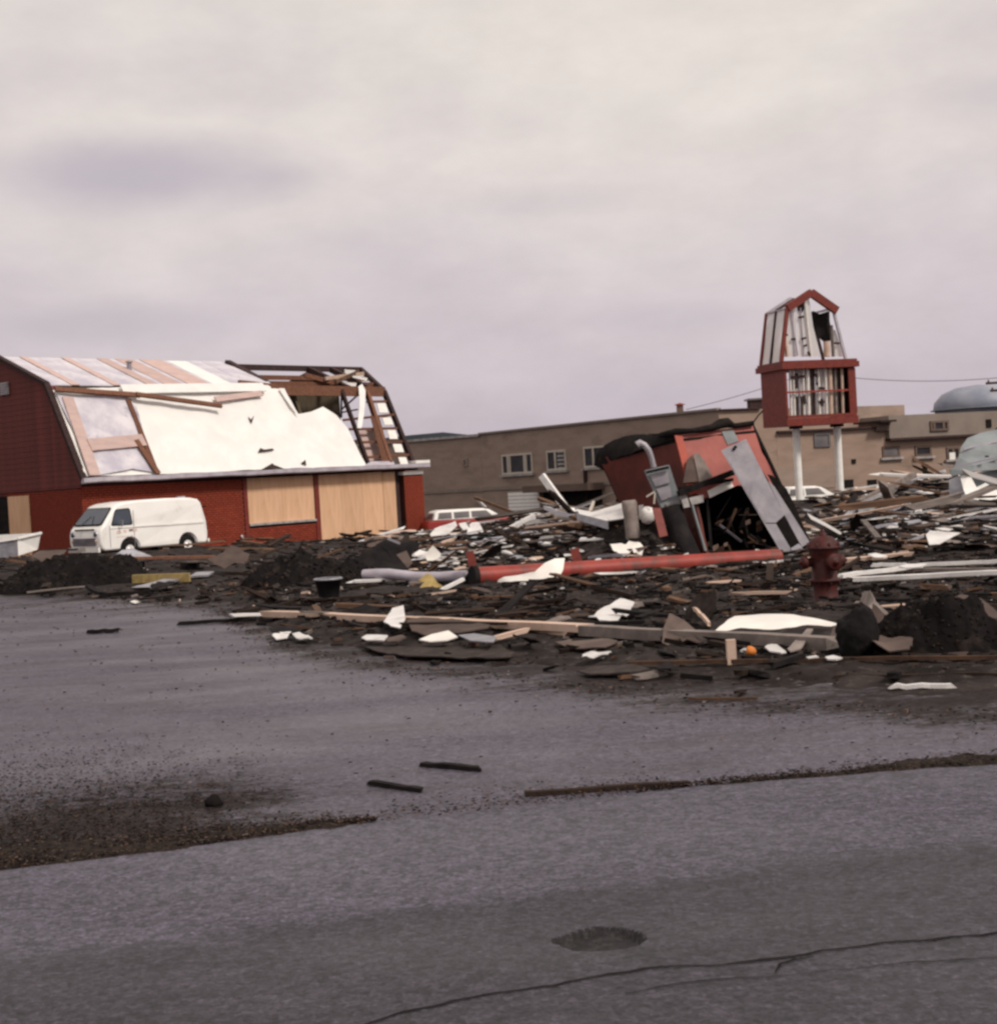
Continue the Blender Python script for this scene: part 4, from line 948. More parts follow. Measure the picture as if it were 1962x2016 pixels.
for x in (FWX, RWX):
    for s_ in (1, -1):
        wheel(vh, x, s_*.76, .335, .19, s_)
    vh.put(MB().lathe([(0, -.19), (.43, -.19), (.43, .19), (0, .19)], V((x, 0, .36)), Y_, 20), 'wheel_well', 'tar')  # dark drum stands in for the shade inside the wheel arches
def side_pane(pts, y_off, name, mat, parent=None, th=.02, s_=1):
    q = [V((x, s_*(vhalf(x, z) + y_off), z)) for x, z in pts]
    q = rounded(q, .09); return vh.put(MB().prism(q, V((0, -th*s_, 0))), name, mat, parent)
for s_ in (1, -1):
    f_ = side_pane(((1.70, 1.13), (1.46, 1.66), (.90, 1.68), (.86, 1.13)), .004, 'side_window', 'rubber', None, .03, s_)
    side_pane(((1.64, 1.17), (1.44, 1.62), (.94, 1.64), (.91, 1.17)), .010, 'pane', 'glass_dark', f_, .03, s_)
# windscreen on the sloped nose
w0, w1 = V((1.995, 0, 1.17)), V((1.50, 0, 1.72)); wn = V((w1.z - w0.z, 0, w0.x - w1.x)).normalized()
def ws(t, y, off): return w0.lerp(w1, t) + V((0, y, 0)) + wn*off
f_ = vh.put(MB().prism(rounded([ws(.0, -.78, .012), ws(0, .78, .012), ws(1, .70, .012), ws(1, -.70, .012)], .1), -wn*.05), 'windscreen', 'rubber')
vh.put(MB().prism(rounded([ws(.06, -.74, .02), ws(.06, .74, .02), ws(.94, .665, .02), ws(.94, -.665, .02)], .09), -wn*.05), 'pane', 'glass_dark', f_)
for s_ in (1, -1): vh.put(MB().beam(ws(.03, s_*.3, .035), ws(.5, s_*.08, .035), .012, .012), 'wiper', 'rubber')
# nose fittings
vh.put(MB().prism(rounded([V((2.14, y, z)) for y, z in ((-.66, .52), (.66, .52), (.66, .78), (-.66, .78))], .05), V((-.05, 0, 0))), 'grille', 'metal_grey')
for i in range(4): vh.put(MB().box((2.145, 0, .56 + i*.06), (.02, 1.24, .02)), 'grille_bar', 'timber_dark')
for s_ in (1, -1):
    h_ = vh.put(MB().lathe([(0, .05), (.07, .045), (.085, .03), (.1, .0), (.1, -.05), (0, -.05)], V((2.115, s_*.64, .90)), X, 18), 'headlight', 'chrome')
    vh.put(MB().lathe([(0, .02), (.08, .01), (.08, -.02), (0, -.02)], V((2.15, s_*.64, .90)), X, 18), 'lens', 'glass_dark', h_)
    vh.put(MB().lathe([(0, .03), (.045, .02), (.05, -.02), (0, -.02)], V((2.135, s_*.66, .68)), X, 12), 'indicator', 'wood_pale')
vh.put(MB().box((2.105, 0, 1.045), (.03, 1.1, .05)), 'vent_slot', 'timber_dark')
vh.put(bevelled := MB().box((2.16, 0, .40), (.07, 1.72, .15)), 'bumper', 'white_paint')
vh.put(MB().box((2.2, .0, .43), (.012, .3, .13)), 'number_plate', 'cream_paint')
vh.put(MB().box((-2.14, 0, .42), (.07, 1.7, .14)), 'rear_bumper', 'white_paint')
for s_ in (1, -1):
    y = s_*.898
    vh.put(MB().box((.83, y - s_*.008, 1.0), (.014, .012, 1.2)), 'door_seam', 'metal_grey'); vh.put(MB().box((1.75, y - s_*.008, .8), (.014, .012, .7)), 'door_seam', 'metal_grey')
    vh.put(MB().box((.95, y + s_*.012, .98), (.14, .03, .03)), 'door_handle', 'chrome')
    vh.put(MB().box((-.1, y - s_*.001, 1.06), (3.7, .012, .025)), 'body_crease', 'van_paint')
# rubbed red door lettering (too worn to read)
lt = MB()
for x0, x1, z, h in ((1.52, 1.30, .93, .09), (1.26, 1.10, .95, .09), (1.05, .72, .97, .09), (1.52, 1.05, .78, .03), (1.00, .86, .79, .03)):
    n_ = max(1, int(abs(x1 - x0)/.08))
    for k in range(n_): lt.box((x0 + (x1 - x0)*(k + .5)/n_, .8945, z), (abs(x1 - x0)/n_*.62, .006, h))
vh.put(lt, 'door_lettering', 'lettering_red')
vh.put(MB().box((-1.35, .5, 1.93), (.3, .1, .05)), 'roof_vent', 'gutter')
vh.put(MB().tube([(1.3, .95, 1.12), (1.38, 1.02, 1.15)], .015, 6).box((1.4, 1.05, 1.2), (.03, .14, .2)), 'wing_mirror', 'chrome')

def car(name, label, o, yaw, paint, roofp, wagon, sc_=1.0):
    root = thing(name, o, label, 'car')
    Mx = Matrix.Translation(o) @ Matrix.Rotation(yaw, 4, 'Z') @ Matrix.Scale(sc_, 4); v_ = Veh(root, Mx)
    lo = [(-2.5, .35), (2.45, .35), (2.52, .55), (2.48, .82), (2.2, .90), (1.15, .96), (.8, .99), (-2.3, 1.0), (-2.5, .92), (-2.56, .6)]
    hw = lambda x, z: .94 - max(0, z - .7)*.1
    a, b, c = loft(lo, hw); v_.put(MB().add(a, b, True).add(a, c), 'body', paint)
    xr = -2.3 if wagon else -1.5
    ro = [(xr, 1.0), (.95, .98), (.35, 1.36), (.1, 1.42), (xr + .5, 1.44), (xr + .2, 1.40)]
    gh = lambda x, z: .86 - (z - 1)*.25
    a, b, c = loft(ro, gh); v_.put(MB().add(a, b, True).add(a, c), 'greenhouse', roofp)
    ed = [xr + .2, xr + .95, xr + 1.75, .52] if wagon else [xr + .3, -.45, .52]
    for s_ in (1, -1):
        for i in range(len(ed) - 1):
            l, r = ed[i] + .05, ed[i + 1] - .05
            top_r = r - .28 if i == len(ed) - 2 else r
            q = [V((x, s_*(gh(x, z) + .006), z)) for x, z in ((l, 1.05), (r, 1.05), (top_r, 1.33), (l + (.08 if i == 0 else 0), 1.33))]
            v_.put(MB().prism(q, V((0, -.03*s_, 0))), 'side_window', 'win_glass_grey')
        for x in (1.5, -1.5): wheel(v_, x, s_*.80, .34, .2, s_)
        v_.put(MB().box((0, s_*.945, .66), (4.6, .015, .03)), 'side_trim', 'chrome')
    d = (V((.37, 0, 1.35)) - V((.92, 0, 1.0))).normalized(); nn_ = V((-d.z, 0, d.x)) if d.x > 0 else V((d.z, 0, -d.x))
    q = [V((.90, -.74, 1.02)), V((.90, .74, 1.02)), V((.42, .66, 1.34)), V((.42, -.66, 1.34))]
    v_.put(MB().prism([p + V((.03, 0, .03)) for p in q], V((-.02, 0, -.02))), 'windscreen', 'win_glass_grey')
    q = [V((xr - .012, y, z)) for y, z in ((-.7, 1.06), (.7, 1.06), (.62, 1.32), (-.62, 1.32))]
    q = [p + V(((p.z - 1.06)*.5, 0, 0)) for p in q]
    v_.put(MB().prism(q, V((.02, 0, 0))), 'rear_window', 'win_glass_grey')
    for s_ in (1, -1):
        v_.put(MB().box((-2.545, s_*.72, .72), (.04, .22, .16)), 'tail_light', 'red_scrap'); v_.put(MB().lathe([(0, .03), (.09, .02), (.09, -.03), (0, -.03)], V((2.5, s_*.7, .7)), X, 12), 'headlight', 'chrome')
    v_.put(MB().box((-2.6, 0, .5), (.1, 1.8, .13)), 'bumper', 'chrome'); v_.put(MB().box((2.56, 0, .5), (.1, 1.8, .13)), 'bumper', 'chrome')
    return root
wy = 68.0; wp_ = P(905, 1004, wy)
car('station_wagon', 'red station wagon with white roof standing behind the rubble by the shop pier', V((wp_.x + .8, wy + .6, wp_.z - 1.40)), math.radians(14), 'wagon_red', 'white_paint', True)
cy_ = 64.0; cp = P(1592, 957, cy_)
car('parked_car', 'white car seen past the sign poles with its bonnet buried in rubble', V((cp.x, cy_ + .5, cp.z - 1.42)), math.radians(12), 'white_paint', 'white_paint', False)

# ------------------------------------------------------------------ leaning red wrecked hut
FTL, FTR = P(1334, 857, 29.3), P(1481, 838, 29.9)
FBL, FBR = P(1392, 1096, 28.6), P(1602, 1098, 29.2)
BTL, BBL = P(1180, 903, 31.6), P(1262, 1085, 31.0)
wk = thing('wrecked_hut', V(((FBL.x + FBR.x)/2, 30, top(4.6, 29))), 'leaning red-walled wreck of a small hut with black open inside', 'wrecked hut')
BTR = FTR + (BTL - FTL); BBR = FBR + (BBL - FBL)
wnrm = (FTR - FTL).cross(FBL - FTL).normalized()
if wnrm.dot(C0 - FTL) < 0: wnrm = -wnrm
snrm = (BTL - FTL).cross(FBL - FTL).normalized()
if snrm.dot(C0 - FTL) < 0: snrm = -snrm
def bil(s, t): return (FTL.lerp(FTR, s)).lerp(FBL.lerp(FBR, s), t)
def wf(px, py, off=0): return onplane(px, py, FTL + wnrm*off, wnrm)
MB().sheet([FTL, BTL, BBL, FBL], .06, .3, .03, 1.2, 3).build('side_wall', 'wreck_shaded', wk)
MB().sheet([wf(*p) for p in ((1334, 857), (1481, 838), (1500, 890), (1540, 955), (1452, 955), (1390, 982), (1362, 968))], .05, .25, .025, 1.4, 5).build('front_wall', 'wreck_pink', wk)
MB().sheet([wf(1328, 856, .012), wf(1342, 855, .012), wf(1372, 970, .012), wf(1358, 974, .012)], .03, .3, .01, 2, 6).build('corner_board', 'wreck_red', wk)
MB().sheet([wf(*p, .02) for p in ((1420, 849), (1443, 846), (1454, 868), (1432, 876))], .01, .3, .01, 2, 7).build('patch', 'metal_blue', wk)
MB().sheet([BTL - snrm*.01, BTR, BBR, BBL], .05, .5, .02, 1, 8).build('rear_wall', 'dull_black', wk)  # inside faces of the hut are coloured plain black
MB().sheet([wf(1481, 838), BTR, BBR, FBR], .05, .5, .02, 1, 9).build('end_wall', 'tar', wk)
MB().sheet([FBL, FBR, BBR, BBL], .04, .5, .03, 1, 9).build('black_floor', 'dull_black', wk)
MB().sheet([FTL.lerp(FBL, .05), FTR.lerp(FBR, .05), BTR.lerp(BBR, .05), BTL.lerp(BBL, .05)], .05, .4, .03, 1, 9).build('roof_deck', 'dull_black', wk)
# torn tar roofing hanging over the top edge
mbt = MB()
mbt.sheet([P(x, y, Yd) for x, y, Yd in ((1166, 915, 31.7), (1172, 893, 31.7), (1190, 876, 31.6), (1206, 866, 31.4), (1232, 858, 31.1), (1262, 854, 30.7), (1300, 854, 29.9), (1322, 850, 29.4), (1330, 864, 29.3), (1300, 872, 29.7), (1250, 890, 30.4), (1205, 905, 31.2), (1186, 925, 31.6))], .04, .15, .06, 2.5, 4)
mbt.build('torn_roofing', 'dull_black', wk)
MB().tube([P(x, y, Yd) for x, y, Yd in ((1300, 857, 29.6), (1330, 850, 29.3), (1362, 848, 29.35), (1400, 842, 29.5), (1418, 834, 29.6), (1432, 832, 29.65), (1445, 838, 29.7), (1482, 833, 29.85))], [.06, .07, .05, .07, .1, .1, .05, .05], 8).build('torn_roofing', 'dull_black', wk)
MB().tube([P(1480, 835, 29.9), P(1492, 818, 29.9), P(1502, 808, 29.95)], .015, 6).build('loose_wire', 'dull_black', wk)
# brown board scraps and horizontal bar across the middle
MB().sheet([wf(*p, .1) for p in ((1345, 950), (1352, 905), (1362, 896), (1374, 948))], .02, .2, .02, 2, 3).build('torn_board', 'card_tan', wk)
MB().sheet([wf(*p, .12) for p in ((1364, 895), (1374, 891), (1388, 910), (1402, 938), (1376, 950))], .02, .2, .02, 2, 4).build('torn_board', 'wood_grey', wk)
MB().beam(wf(1335, 972, .2), wf(1442, 930, .2), .1, .1).build('bar', 'dull_black', wk); MB().beam(wf(1336, 962, .14), wf(1442, 944, .14), .06, .06).build('bar', 'tar', wk)
MB().sheet([wf(*p, .08) for p in ((1392, 966), (1436, 945), (1444, 958), (1397, 980))], .02, .2, .01, 2, 5).build('white_panel', 'sheet_white', wk)
MB().sheet([wf(*p, .1) for p in ((1338, 975), (1350, 972), (1358, 998), (1346, 1000))], .03, .2, .01, 2, 5).build('fitting', 'stone_sill', wk)
MB().sheet([wf(*p, .1) for p in ((1356, 980), (1384, 974), (1385, 988), (1362, 994))], .03, .2, .03, 2, 7).build('fitting', 'stone_sill', wk)
MB().beam(wf(1391, 980, .05), wf(1400, 1080, .05), .05, .05).build('rod', 'tar', wk); MB().beam(wf(1362, 995, .08), wf(1388, 1085, .08), .04, .04).build('rod', 'metal_blue', wk)
MB().sheet([wf(*p, .02) for p in ((1284, 1000), (1300, 1000), (1314, 1054), (1298, 1058))], .02, .2, .01, 2, 5).build('wall_edge', 'trim_red', wk)
# meter cabinet, conduit and dark tank on the corner
def mf(px, py, Yd=28.9): return P(px, py, Yd)
mc = MB().prism([mf(*p) for p in ((1270, 926), (1317, 915), (1340, 986), (1302, 1000))], Y_*.28).build('meter_cabinet', 'metal_blue', wk)
MB().prism([mf(*p, 28.86) for p in ((1278, 934), (1314, 926), (1318, 950), (1290, 958))], Y_*.03).build('cabinet_door', 'metal_grey', mc)
MB().prism([mf(*p, 28.86) for p in ((1292, 963), (1318, 956), (1322, 978), (1302, 986))], Y_*.03).build('cabinet_door', 'metal_grey', mc)
MB().beam(mf(1272, 930, 28.8), mf(1316, 920, 28.8), .05, .05).build('lid_edge', 'tar', mc)
MB().prism([mf(*p, 28.85) for p in ((1310, 992), (1337, 984), (1340, 992), (1314, 1001))], Y_*.08).build('cabinet_foot', 'stone_sill', mc)
MB().tube([mf(1287, 920, 29), mf(1281, 898, 29), mf(1276, 886, 29), mf(1268, 876, 29), mf(1259, 872, 29), mf(1254, 876, 29)], [.055, .055, .06, .06, .07, .075], 10).build('conduit', 'metal_grey', wk)
MB().tube([mf(1322, 1000, 28.9), mf(1336, 1045, 28.75), mf(1358, 1098, 28.6)], [.20, .2, .22], 14).build('dark_tank', 'tar', wk)
MB().beam(mf(1272, 978, 28.8), mf(1288, 968, 28.8), .03, .03).build('loose_bracket', 'cream_paint', wk); MB().beam(mf(1289, 970, 28.8), mf(1287, 992, 28.8), .03, .03).build('loose_bracket', 'cream_paint', wk)
rj = random.Random(5)
for _ in range(26):
    x, y = rj.uniform(1385, 1530), rj.uniform(1000, 1088); L_ = rj.uniform(15, 70); an = rj.choice([rj.uniform(-.4, .4), rj.uniform(.7, 1.5), rj.uniform(-1.4, -.7)])
    if x > 1452 + (y - 955)*.55: continue
    yd = rj.uniform(28.9, 29.8)
    MB().beam(P(x, y, yd), P(x + L_*math.cos(an), y + L_*math.sin(an)*.8, yd + rj.uniform(-.3, .3)), rj.uniform(.03, .09), rj.uniform(.02, .06)).build('inner_stud', rj.choice(['tar', 'wood_dark', 'dull_black', 'metal_grey', 'wood_dark', 'wood_brown']), wk)
for x, y, r in ((1368, 1036, .05), (1371, 1050, .05), (1376, 1068, .06), (1396, 1070, .05), (1408, 1078, .06), (1470, 1010, .04), (1472, 1028, .05), (1493, 1030, .05), (1494, 1041, .06), (1428, 1072, .04), (1414, 1030, .03), (1386, 1078, .06), (1418, 1082, .07)):
    c_ = P(x, y, 29.0); MB().box(c_, (r*2, r, r*1.6), V((.9, .2, .3)).normalized()).build('rubble_scrap', random.choice(['wood_pale', 'wood_brown', 'card_tan']), wk)

# galvanised duct leaning against the hut
dk = thing('metal_duct', P(1570, 1095, 28.0), 'long galvanised metal duct leaning over the open front of the wrecked hut', 'duct')
dY = 28.2
def dp(px, py, o=0): return P(px, py, dY + o + (1080 - py)*.0016)
MB().sheet([dp(*p) for p in ((1421, 886), (1468, 864), (1544, 1014), (1527, 1029), (1506, 1029))], .03, .2, .012, 2, 3).build('face_sheet', 'metal_grey', dk)
MB().prism([dp(*p, .002) for p in ((1506, 1031), (1527, 1031), (1556, 1080), (1563, 1089), (1546, 1099))], Y_*.03).build('face_sheet', 'metal_grey', dk)
MB().prism([dp(*p, -.01) for p in ((1556, 1080), (1572, 1070), (1580, 1080), (1563, 1090))], Y_*.03).build('end_strip', 'strip_metal', dk)
MB().prism([dp(*p, .03) for p in ((1511, 946), (1524, 958), (1556, 1008), (1594, 1068), (1578, 1077), (1544, 1014))], Y_*.03).build('flange', 'metal_grey', dk)
MB().prism([dp(1421, 886), dp(1421, 886, .35), dp(1546, 1099, .35), dp(1546, 1099)], X*-.02).build('side_sheet', 'metal_grey', dk)
MB().prism([dp(*p, .30) for p in ((1430, 890), (1470, 880), (1520, 958), (1590, 1066), (1560, 1094), (1500, 1000))], Y_*.03).build('rear_sheet', 'dull_black', dk)  # black backing paints the dark inside of the duct hole
MB().prism([dp(*p, .3) for p in ((1511, 934), (1520, 936), (1548, 962), (1562, 990), (1592, 1060), (1594, 1072), (1576, 1050), (1540, 990))], Y_*.05).build('dark_gap', 'dull_black', dk)  # black strip painted for the dark slot beside the duct
for x, y in ((1447, 880), (1444, 884)): MB().lathe([(0, .02), (.03, .02), (.03, 0)], dp(x, y, -.01), -Y_, 8).build('bolt', 'tar', dk)

# fallen red pole and what lies on it
pl0, pl1 = P(930, 1136, 25.0), P(1532, 1098, 27.3)
frp = thing('fallen_pole', V((pl0.x, pl0.y, top(pl0.x, pl0.y))), 'long red steel sign pole lying flat across the rubble', 'fallen pole')
MB().tube([pl0.lerp(pl1, i/10) for i in range(11)], [.158 + .0*i for i in range(11)], 20).build('shaft', 'pole_red', frp)
MB().tube([pl0 - (pl1 - pl0)*.002, pl0 + (pl1 - pl0)*.012], .185, 20).build('end_ring', 'tar', frp)
for (x0, y0, x1, y1, wd) in ((924, 1086, 934, 1128, .13), (1130, 1080, 1140, 1118, .15)):
    t_ = (x0 - 930)/600; Yd = 25.12 + 2.3*max(t_, 0)
    MB().beam(P(x0, y0, Yd + .06), P(x1, y1, Yd), wd, .07, Y_).build('bracket', 'trim_red', frp)
MB().tube([P(955, 1147, 24.86), P(963, 1147, 24.86)], .05, 8).build('bolt', 'tar', frp)
def item(mb, name, mat, label, cat, group=None): return tag(mb.build(name, mat), label, cat, group)
item(MB().sheet([P(x, y, Yd) for x, y, Yd in ((976, 1156, 24.75), (980, 1142, 24.72), (992, 1136, 24.74), (1030, 1130, 24.8), (1052, 1126, 24.85), (1072, 1108, 25.0), (1092, 1099, 25.3), (1112, 1098, 25.5), (1108, 1122, 25.1), (1100, 1138, 24.95), (1060, 1148, 24.8), (1048, 1157, 24.7), (1010, 1158, 24.68))], .012, .12, .035, 2.2, 21),
     'torn_sheet', 'sheet_white', 'torn white sheet draped over the fallen red pole', 'torn sheet')

# ------------------------------------------------------------------ fire hydrant
hb = march(1626, 1192, flat); hb.z -= .03
hs = hb.y/3000; k_ = hs
hy = thing('fire_hydrant', hb, 'red fire hydrant standing in the debris beside the road', 'fire hydrant')
hh = .90
prof = [(.20, -.1), (.20, 0), (.19, .02), (.145, .03), (.14, .30), (.145, .31), (.185, .315), (.185, .345), (.15, .35), (.15, .60), (.165, .64), (.175, .68), (.175, .70)]
MB().lathe(prof, hb, Z, 28).build('barrel', 'hydrant_red', hy)
MB().lathe([(.175, .70), (.205, .702), (.205, .725), (.185, .735), (.165, .785), (.12, .83), (.06, .855), (0, .862)], hb, Z, 28).build('bonnet', 'hydrant_red', hy)
MB().lathe([(.05, .85), (.05, .875), (.03, .88), (.028, .93), (0, .935)], hb, Z, 5).build('operating_nut', 'hydrant_red', hy)
for ax, r, L in ((V((-1, -.15, 0)), .062, .27), (V((1, .15, 0)), .062, .24), (V((.35, -1, 0)), .085, .25)):
    n_ = MB().lathe([(r*.85, .1), (r*.85, L - .06), (r*1.15, L - .06), (r*1.2, L - .04), (r*1.2, L), (r*.9, L + .01), (r*.35, L + .01), (r*.35, L + .04), (0, L + .045)], hb + Z*.55, ax, 14).build('nozzle', 'hydrant_red', hy)
for k in range(8):
    an = k*math.pi/4 + .2
    for z_, r_ in ((.30, .168), (.735, .19)): MB().lathe([(0, .06), (.014, .06), (.014, -.01), (0, -.01)], hb + V((math.cos(an)*r_, math.sin(an)*r_, z_ - .02)), Z, 6).build('bolt', 'hydrant_red', hy)

# ------------------------------------------------------------------ single pieces lying about
def gp(px, py, lift=0.0): p = G(px, py); return p + Z*lift
def board(px0, py0, px1, py1, w_, h_, mat, label, cat='board', name='loose_board', lift=.05, lift1=None, group=None, seg=8, warp=.012):
    a, b = gp(px0, py0, lift), gp(px1, py1, lift if lift1 is None else lift1)
    d = (b - a).normalized(); s = d.cross(Z).normalized(); u = s.cross(d); m = MB(); vs = []; L = (b - a).length
    for i in range(seg + 1):
        c = a + d*(L*i/seg) + u*(warp*noise.noise((i*.7, a.x*3, a.y))) + s*(warp*noise.noise((i*.5, a.y*3, 4)))
        e_ = U(-.06, .06)*w_ if 0 < i < seg else 0
        for x, z in ((-.5, -.5), (.5, -.5), (.5, .5), (-.5, .5)):
            j = d*(U(-.12, .12) if i in (0, seg) else 0)*min(1, w_*5)
            vs.append(c + s*(x*w_ + e_) + u*(z*h_) + j)
    fs = [(i*4 + k, i*4 + (k + 1) % 4, (i + 1)*4 + (k + 1) % 4, (i + 1)*4 + k) for i in range(seg) for k in range(4)] + [(0, 1, 2, 3), (seg*4, seg*4 + 1, seg*4 + 2, seg*4 + 3)]
    return item(m.add(vs, fs), name, mat, label, cat, group)
def scrap(pts, mat, label, cat='sheet', name='loose_sheet', lift=.06, thick=.012, amp=.03, cell=.12, ns=2.2, group=None, curl=0):
    q = []
    for p in pts:
        l = p[2] if len(p) > 2 else lift
        q.append(gp(p[0], p[1], 0) + Z*l)
    return item(MB().sheet(q, thick, cell, amp, ns, pts[0][0], curl), name, mat, label, cat, group)
def upright(pts, mat, label, cat='sheet', name='loose_sheet', thick=.015, amp=.03, cell=.15, ns=2.2, curl=0):
    q = [P(*p) for p in pts]; return item(MB().sheet(q, thick, cell, amp, ns, pts[0][0], curl), name, mat, label, cat)

board(524, 1222, 1152, 1256, .15, .075, 'wood_pale', 'long pale new-sawn timber lying in front of the fallen red pole', 'timber', 'long_timber', .10, .10)
board(1140, 1256, 1652, 1286, .14, .10, 'wood_grey', 'weathered grey timber continuing from the long pale timber under the big white sheet', 'timber', 'long_timber', .08, .08)
board(1000, 1240, 1125, 1258, .10, .05, 'wood_pale', 'split pale splinter tucked under the middle of the long pale timber', 'board', 'split_board', .05)
# big bent white sheet: a curved skin leaning on the grey timber
q = [P(x, y, 14.15 + (1250 - y)/45*1.0) for x, y in ((1388, 1251), (1416, 1230), (1446, 1206), (1500, 1203), (1560, 1206), (1610, 1216), (1652, 1226), (1666, 1231), (1658, 1246), (1640, 1264), (1612, 1262), (1602, 1257), (1500, 1253))]
item(MB().sheet(q, .02, .1, .02, 2.4, 17, -.05), 'white_sheet', 'sheet_white', 'large bent white metal sheet lying on the grey timber in front of the hydrant', 'metal sheet')
scrap([(1158, 1226), (1176, 1214), (1222, 1206, .16), (1250, 1209, .14), (1236, 1222), (1214, 1230), (1180, 1230)], 'board_white', 'crumpled whitish sheet by the end of the pale timber', name='crumpled_sheet', amp=.05)
board(1362, 1214, 1396, 1238, .03, .04, 'wood_pale', 'short pale stick leaning against the big white sheet', 'stick', 'stick', .12, .05)
# cluster at the asphalt edge
scrap([(712, 1278), (742, 1272), (800, 1284), (880, 1280), (985, 1282), (1014, 1296), (1005, 1306), (900, 1304), (800, 1300), (735, 1290)], 'roof_scrap', 'dark roofing sheet with white scraps on it at the edge of the asphalt', 'roofing sheet', 'roofing_sheet', .05, amp=.03)
scrap([(712, 1275), (722, 1269), (764, 1271), (756, 1281), (722, 1280)], 'board_white', 'small white strip on the near end of the dark roofing sheet', 'scrap', 'white_scrap', .11, amp=.01)
scrap([(760, 1276), (790, 1268), (800, 1274), (784, 1284), (762, 1283)], 'card_tan', 'brown scrap beside the white strip on the roofing sheet', 'scrap', 'brown_scrap', .11, amp=.02)
scrap([(826, 1284), (850, 1275, .13), (884, 1271, .15), (902, 1278), (880, 1284), (846, 1287)], 'sheet_white', 'bright white torn scrap in the middle of the dark roofing sheet', 'scrap', 'white_scrap', .12, amp=.02)
scrap([(902, 1273), (934, 1271), (978, 1278), (972, 1289), (926, 1286)], 'strip_metal', 'pale grey flat scrap on the far end of the dark roofing sheet', 'scrap', 'grey_scrap', .12, amp=.01)
scrap([(756, 1242), (774, 1231, .2), (796, 1228, .22), (799, 1240, .12), (788, 1254), (770, 1250)], 'board_white', 'pinkish white shard propped beside the brown panel', 'shard', 'shard', .1, amp=.015)
scrap([(800, 1238), (830, 1229), (880, 1232), (966, 1246), (960, 1254), (900, 1264), (840, 1266), (812, 1258)], 'card_tan', 'large dull brown sheet lying below the long pale timber', 'sheet', 'brown_sheet', .09, amp=.03)
scrap([(536, 1262), (560, 1254), (574, 1256), (566, 1263), (544, 1265)], 'board_white', 'pale flake of siding at the edge of the dirt below the timber tip', 'scrap', 'white_scrap', .06)
scrap([(576, 1260), (590, 1258), (616, 1265), (608, 1270), (584, 1266)], 'board_white', 'second pale flake beside the flake at the dirt edge', 'scrap', 'white_scrap', .06)
scrap([(1092, 1276), (1120, 1269), (1180, 1268), (1216, 1272), (1190, 1283), (1130, 1286)], 'card_tan', 'low brown board sunk in grit in front of the long timber', 'sheet', 'brown_sheet', .05, amp=.02)
scrap([(1140, 1330), (1170, 1321), (1250, 1322), (1280, 1328), (1240, 1336), (1160, 1336)], 'roof_scrap', 'torn dark roofing scrap lying on the asphalt edge', 'roofing sheet', 'roofing_sheet', .05, amp=.02)
scrap([(1290, 1330), (1316, 1322, .1), (1336, 1330), (1322, 1337), (1296, 1337)], 'tar', 'crumpled black scrap next to the roofing scrap at the asphalt edge', 'roofing sheet', 'roofing_sheet', .06, amp=.04)
scrap([(1112, 1250), (1138, 1246), (1144, 1252), (1120, 1256)], 'strip_metal', 'small pale metal flake under the joint of the two timbers', 'scrap', 'grey_scrap', .05, amp=.01)
# bricks and bits at the foot of the grey timber
p = gp(1440, 1308); bb = MB()
item(MB().box(p + Z*.10, (.075, .07, .20), V((1, .1, 0)).normalized()), 'broken_block', 'wood_pale', 'pale square block standing at the asphalt edge below the grey timber', 'block')
item(MB().lathe([(0, -.03), (.04, -.02), (.045, .02), (0, .035)], gp(1478, 1294, .05), V((.3, -.5, .6)), 8), 'orange_scrap', 'orange', 'small bright orange scrap beside the pale block', 'scrap')
scrap([(1506, 1291), (1514, 1284), (1530, 1286), (1548, 1300), (1538, 1302), (1516, 1299)], 'board_white', 'grey white shard lying between the orange scrap and the black sack', 'shard', 'shard', .07, amp=.01)
scrap([(1550, 1290), (1590, 1274, .16), (1602, 1274, .16), (1576, 1292), (1556, 1297)], 'wood_grey', 'grey brown splintered plate leaning toward the black sack', 'sheet', 'brown_sheet', .06, amp=.015)
scrap([(1632, 1280), (1642, 1264, .14), (1654, 1266, .14), (1650, 1284), (1640, 1287)], 'card_tan', 'small tan plate standing against the black sack', 'shard', 'shard', .08, amp=.01)
scrap([(1586, 1303), (1606, 1299), (1612, 1303), (1592, 1306)], 'board_white', 'tiny white chip on the dirt below the black sack', 'scrap', 'white_scrap', .04, amp=.005)
scrap([(1624, 1302), (1640, 1299), (1658, 1304), (1646, 1308), (1630, 1307)], 'board_white', 'larger white chip beside the tiny chip below the black sack', 'scrap', 'white_scrap', .04, amp=.005)
p = gp(1690, 1288)
mm = MB(); bmx = bmesh.new(); bmesh.ops.create_icosphere(bmx, subdivisions=4, radius=1)
for v in bmx.verts:
    d = 1 + .22*noise.noise(v.co*1.6 + V((3, 1, 0))) + .12*noise.noise(v.co*4) + .05*noise.noise(v.co*9); v.co = V((v.co.x*.17*d, v.co.y*.17*d, v.co.z*.21*d + .15 + .03*v.co.x))
bmx.verts.index_update(); mm.add([p + v.co for v in bmx.verts], [[v.index for v in f.verts] for f in bmx.faces], True); bmx.free()
item(mm, 'black_sack', 'tar', 'lumpy black plastic sack slumped between the big white sheet and the soil heap', 'sack')
scrap([(1716, 1258), (1722, 1250, .25), (1760, 1262, .2), (1800, 1290), (1790, 1302), (1730, 1298), (1708, 1290)], 'card_tan', 'crumpled brown cardboard beside the black sack', 'cardboard', 'cardboard', .1, amp=.06, cell=.07, ns=5)
scrap([(1700, 1205, .2), (1712, 1222, .3), (1724, 1236, .26), (1756, 1250, .16), (1748, 1258, .12), (1716, 1240, .2), (1696, 1216, .16)], 'wood_grey', 'curled grey strip standing up behind the black sack', 'strip', 'curled_strip', .1, amp=.03)
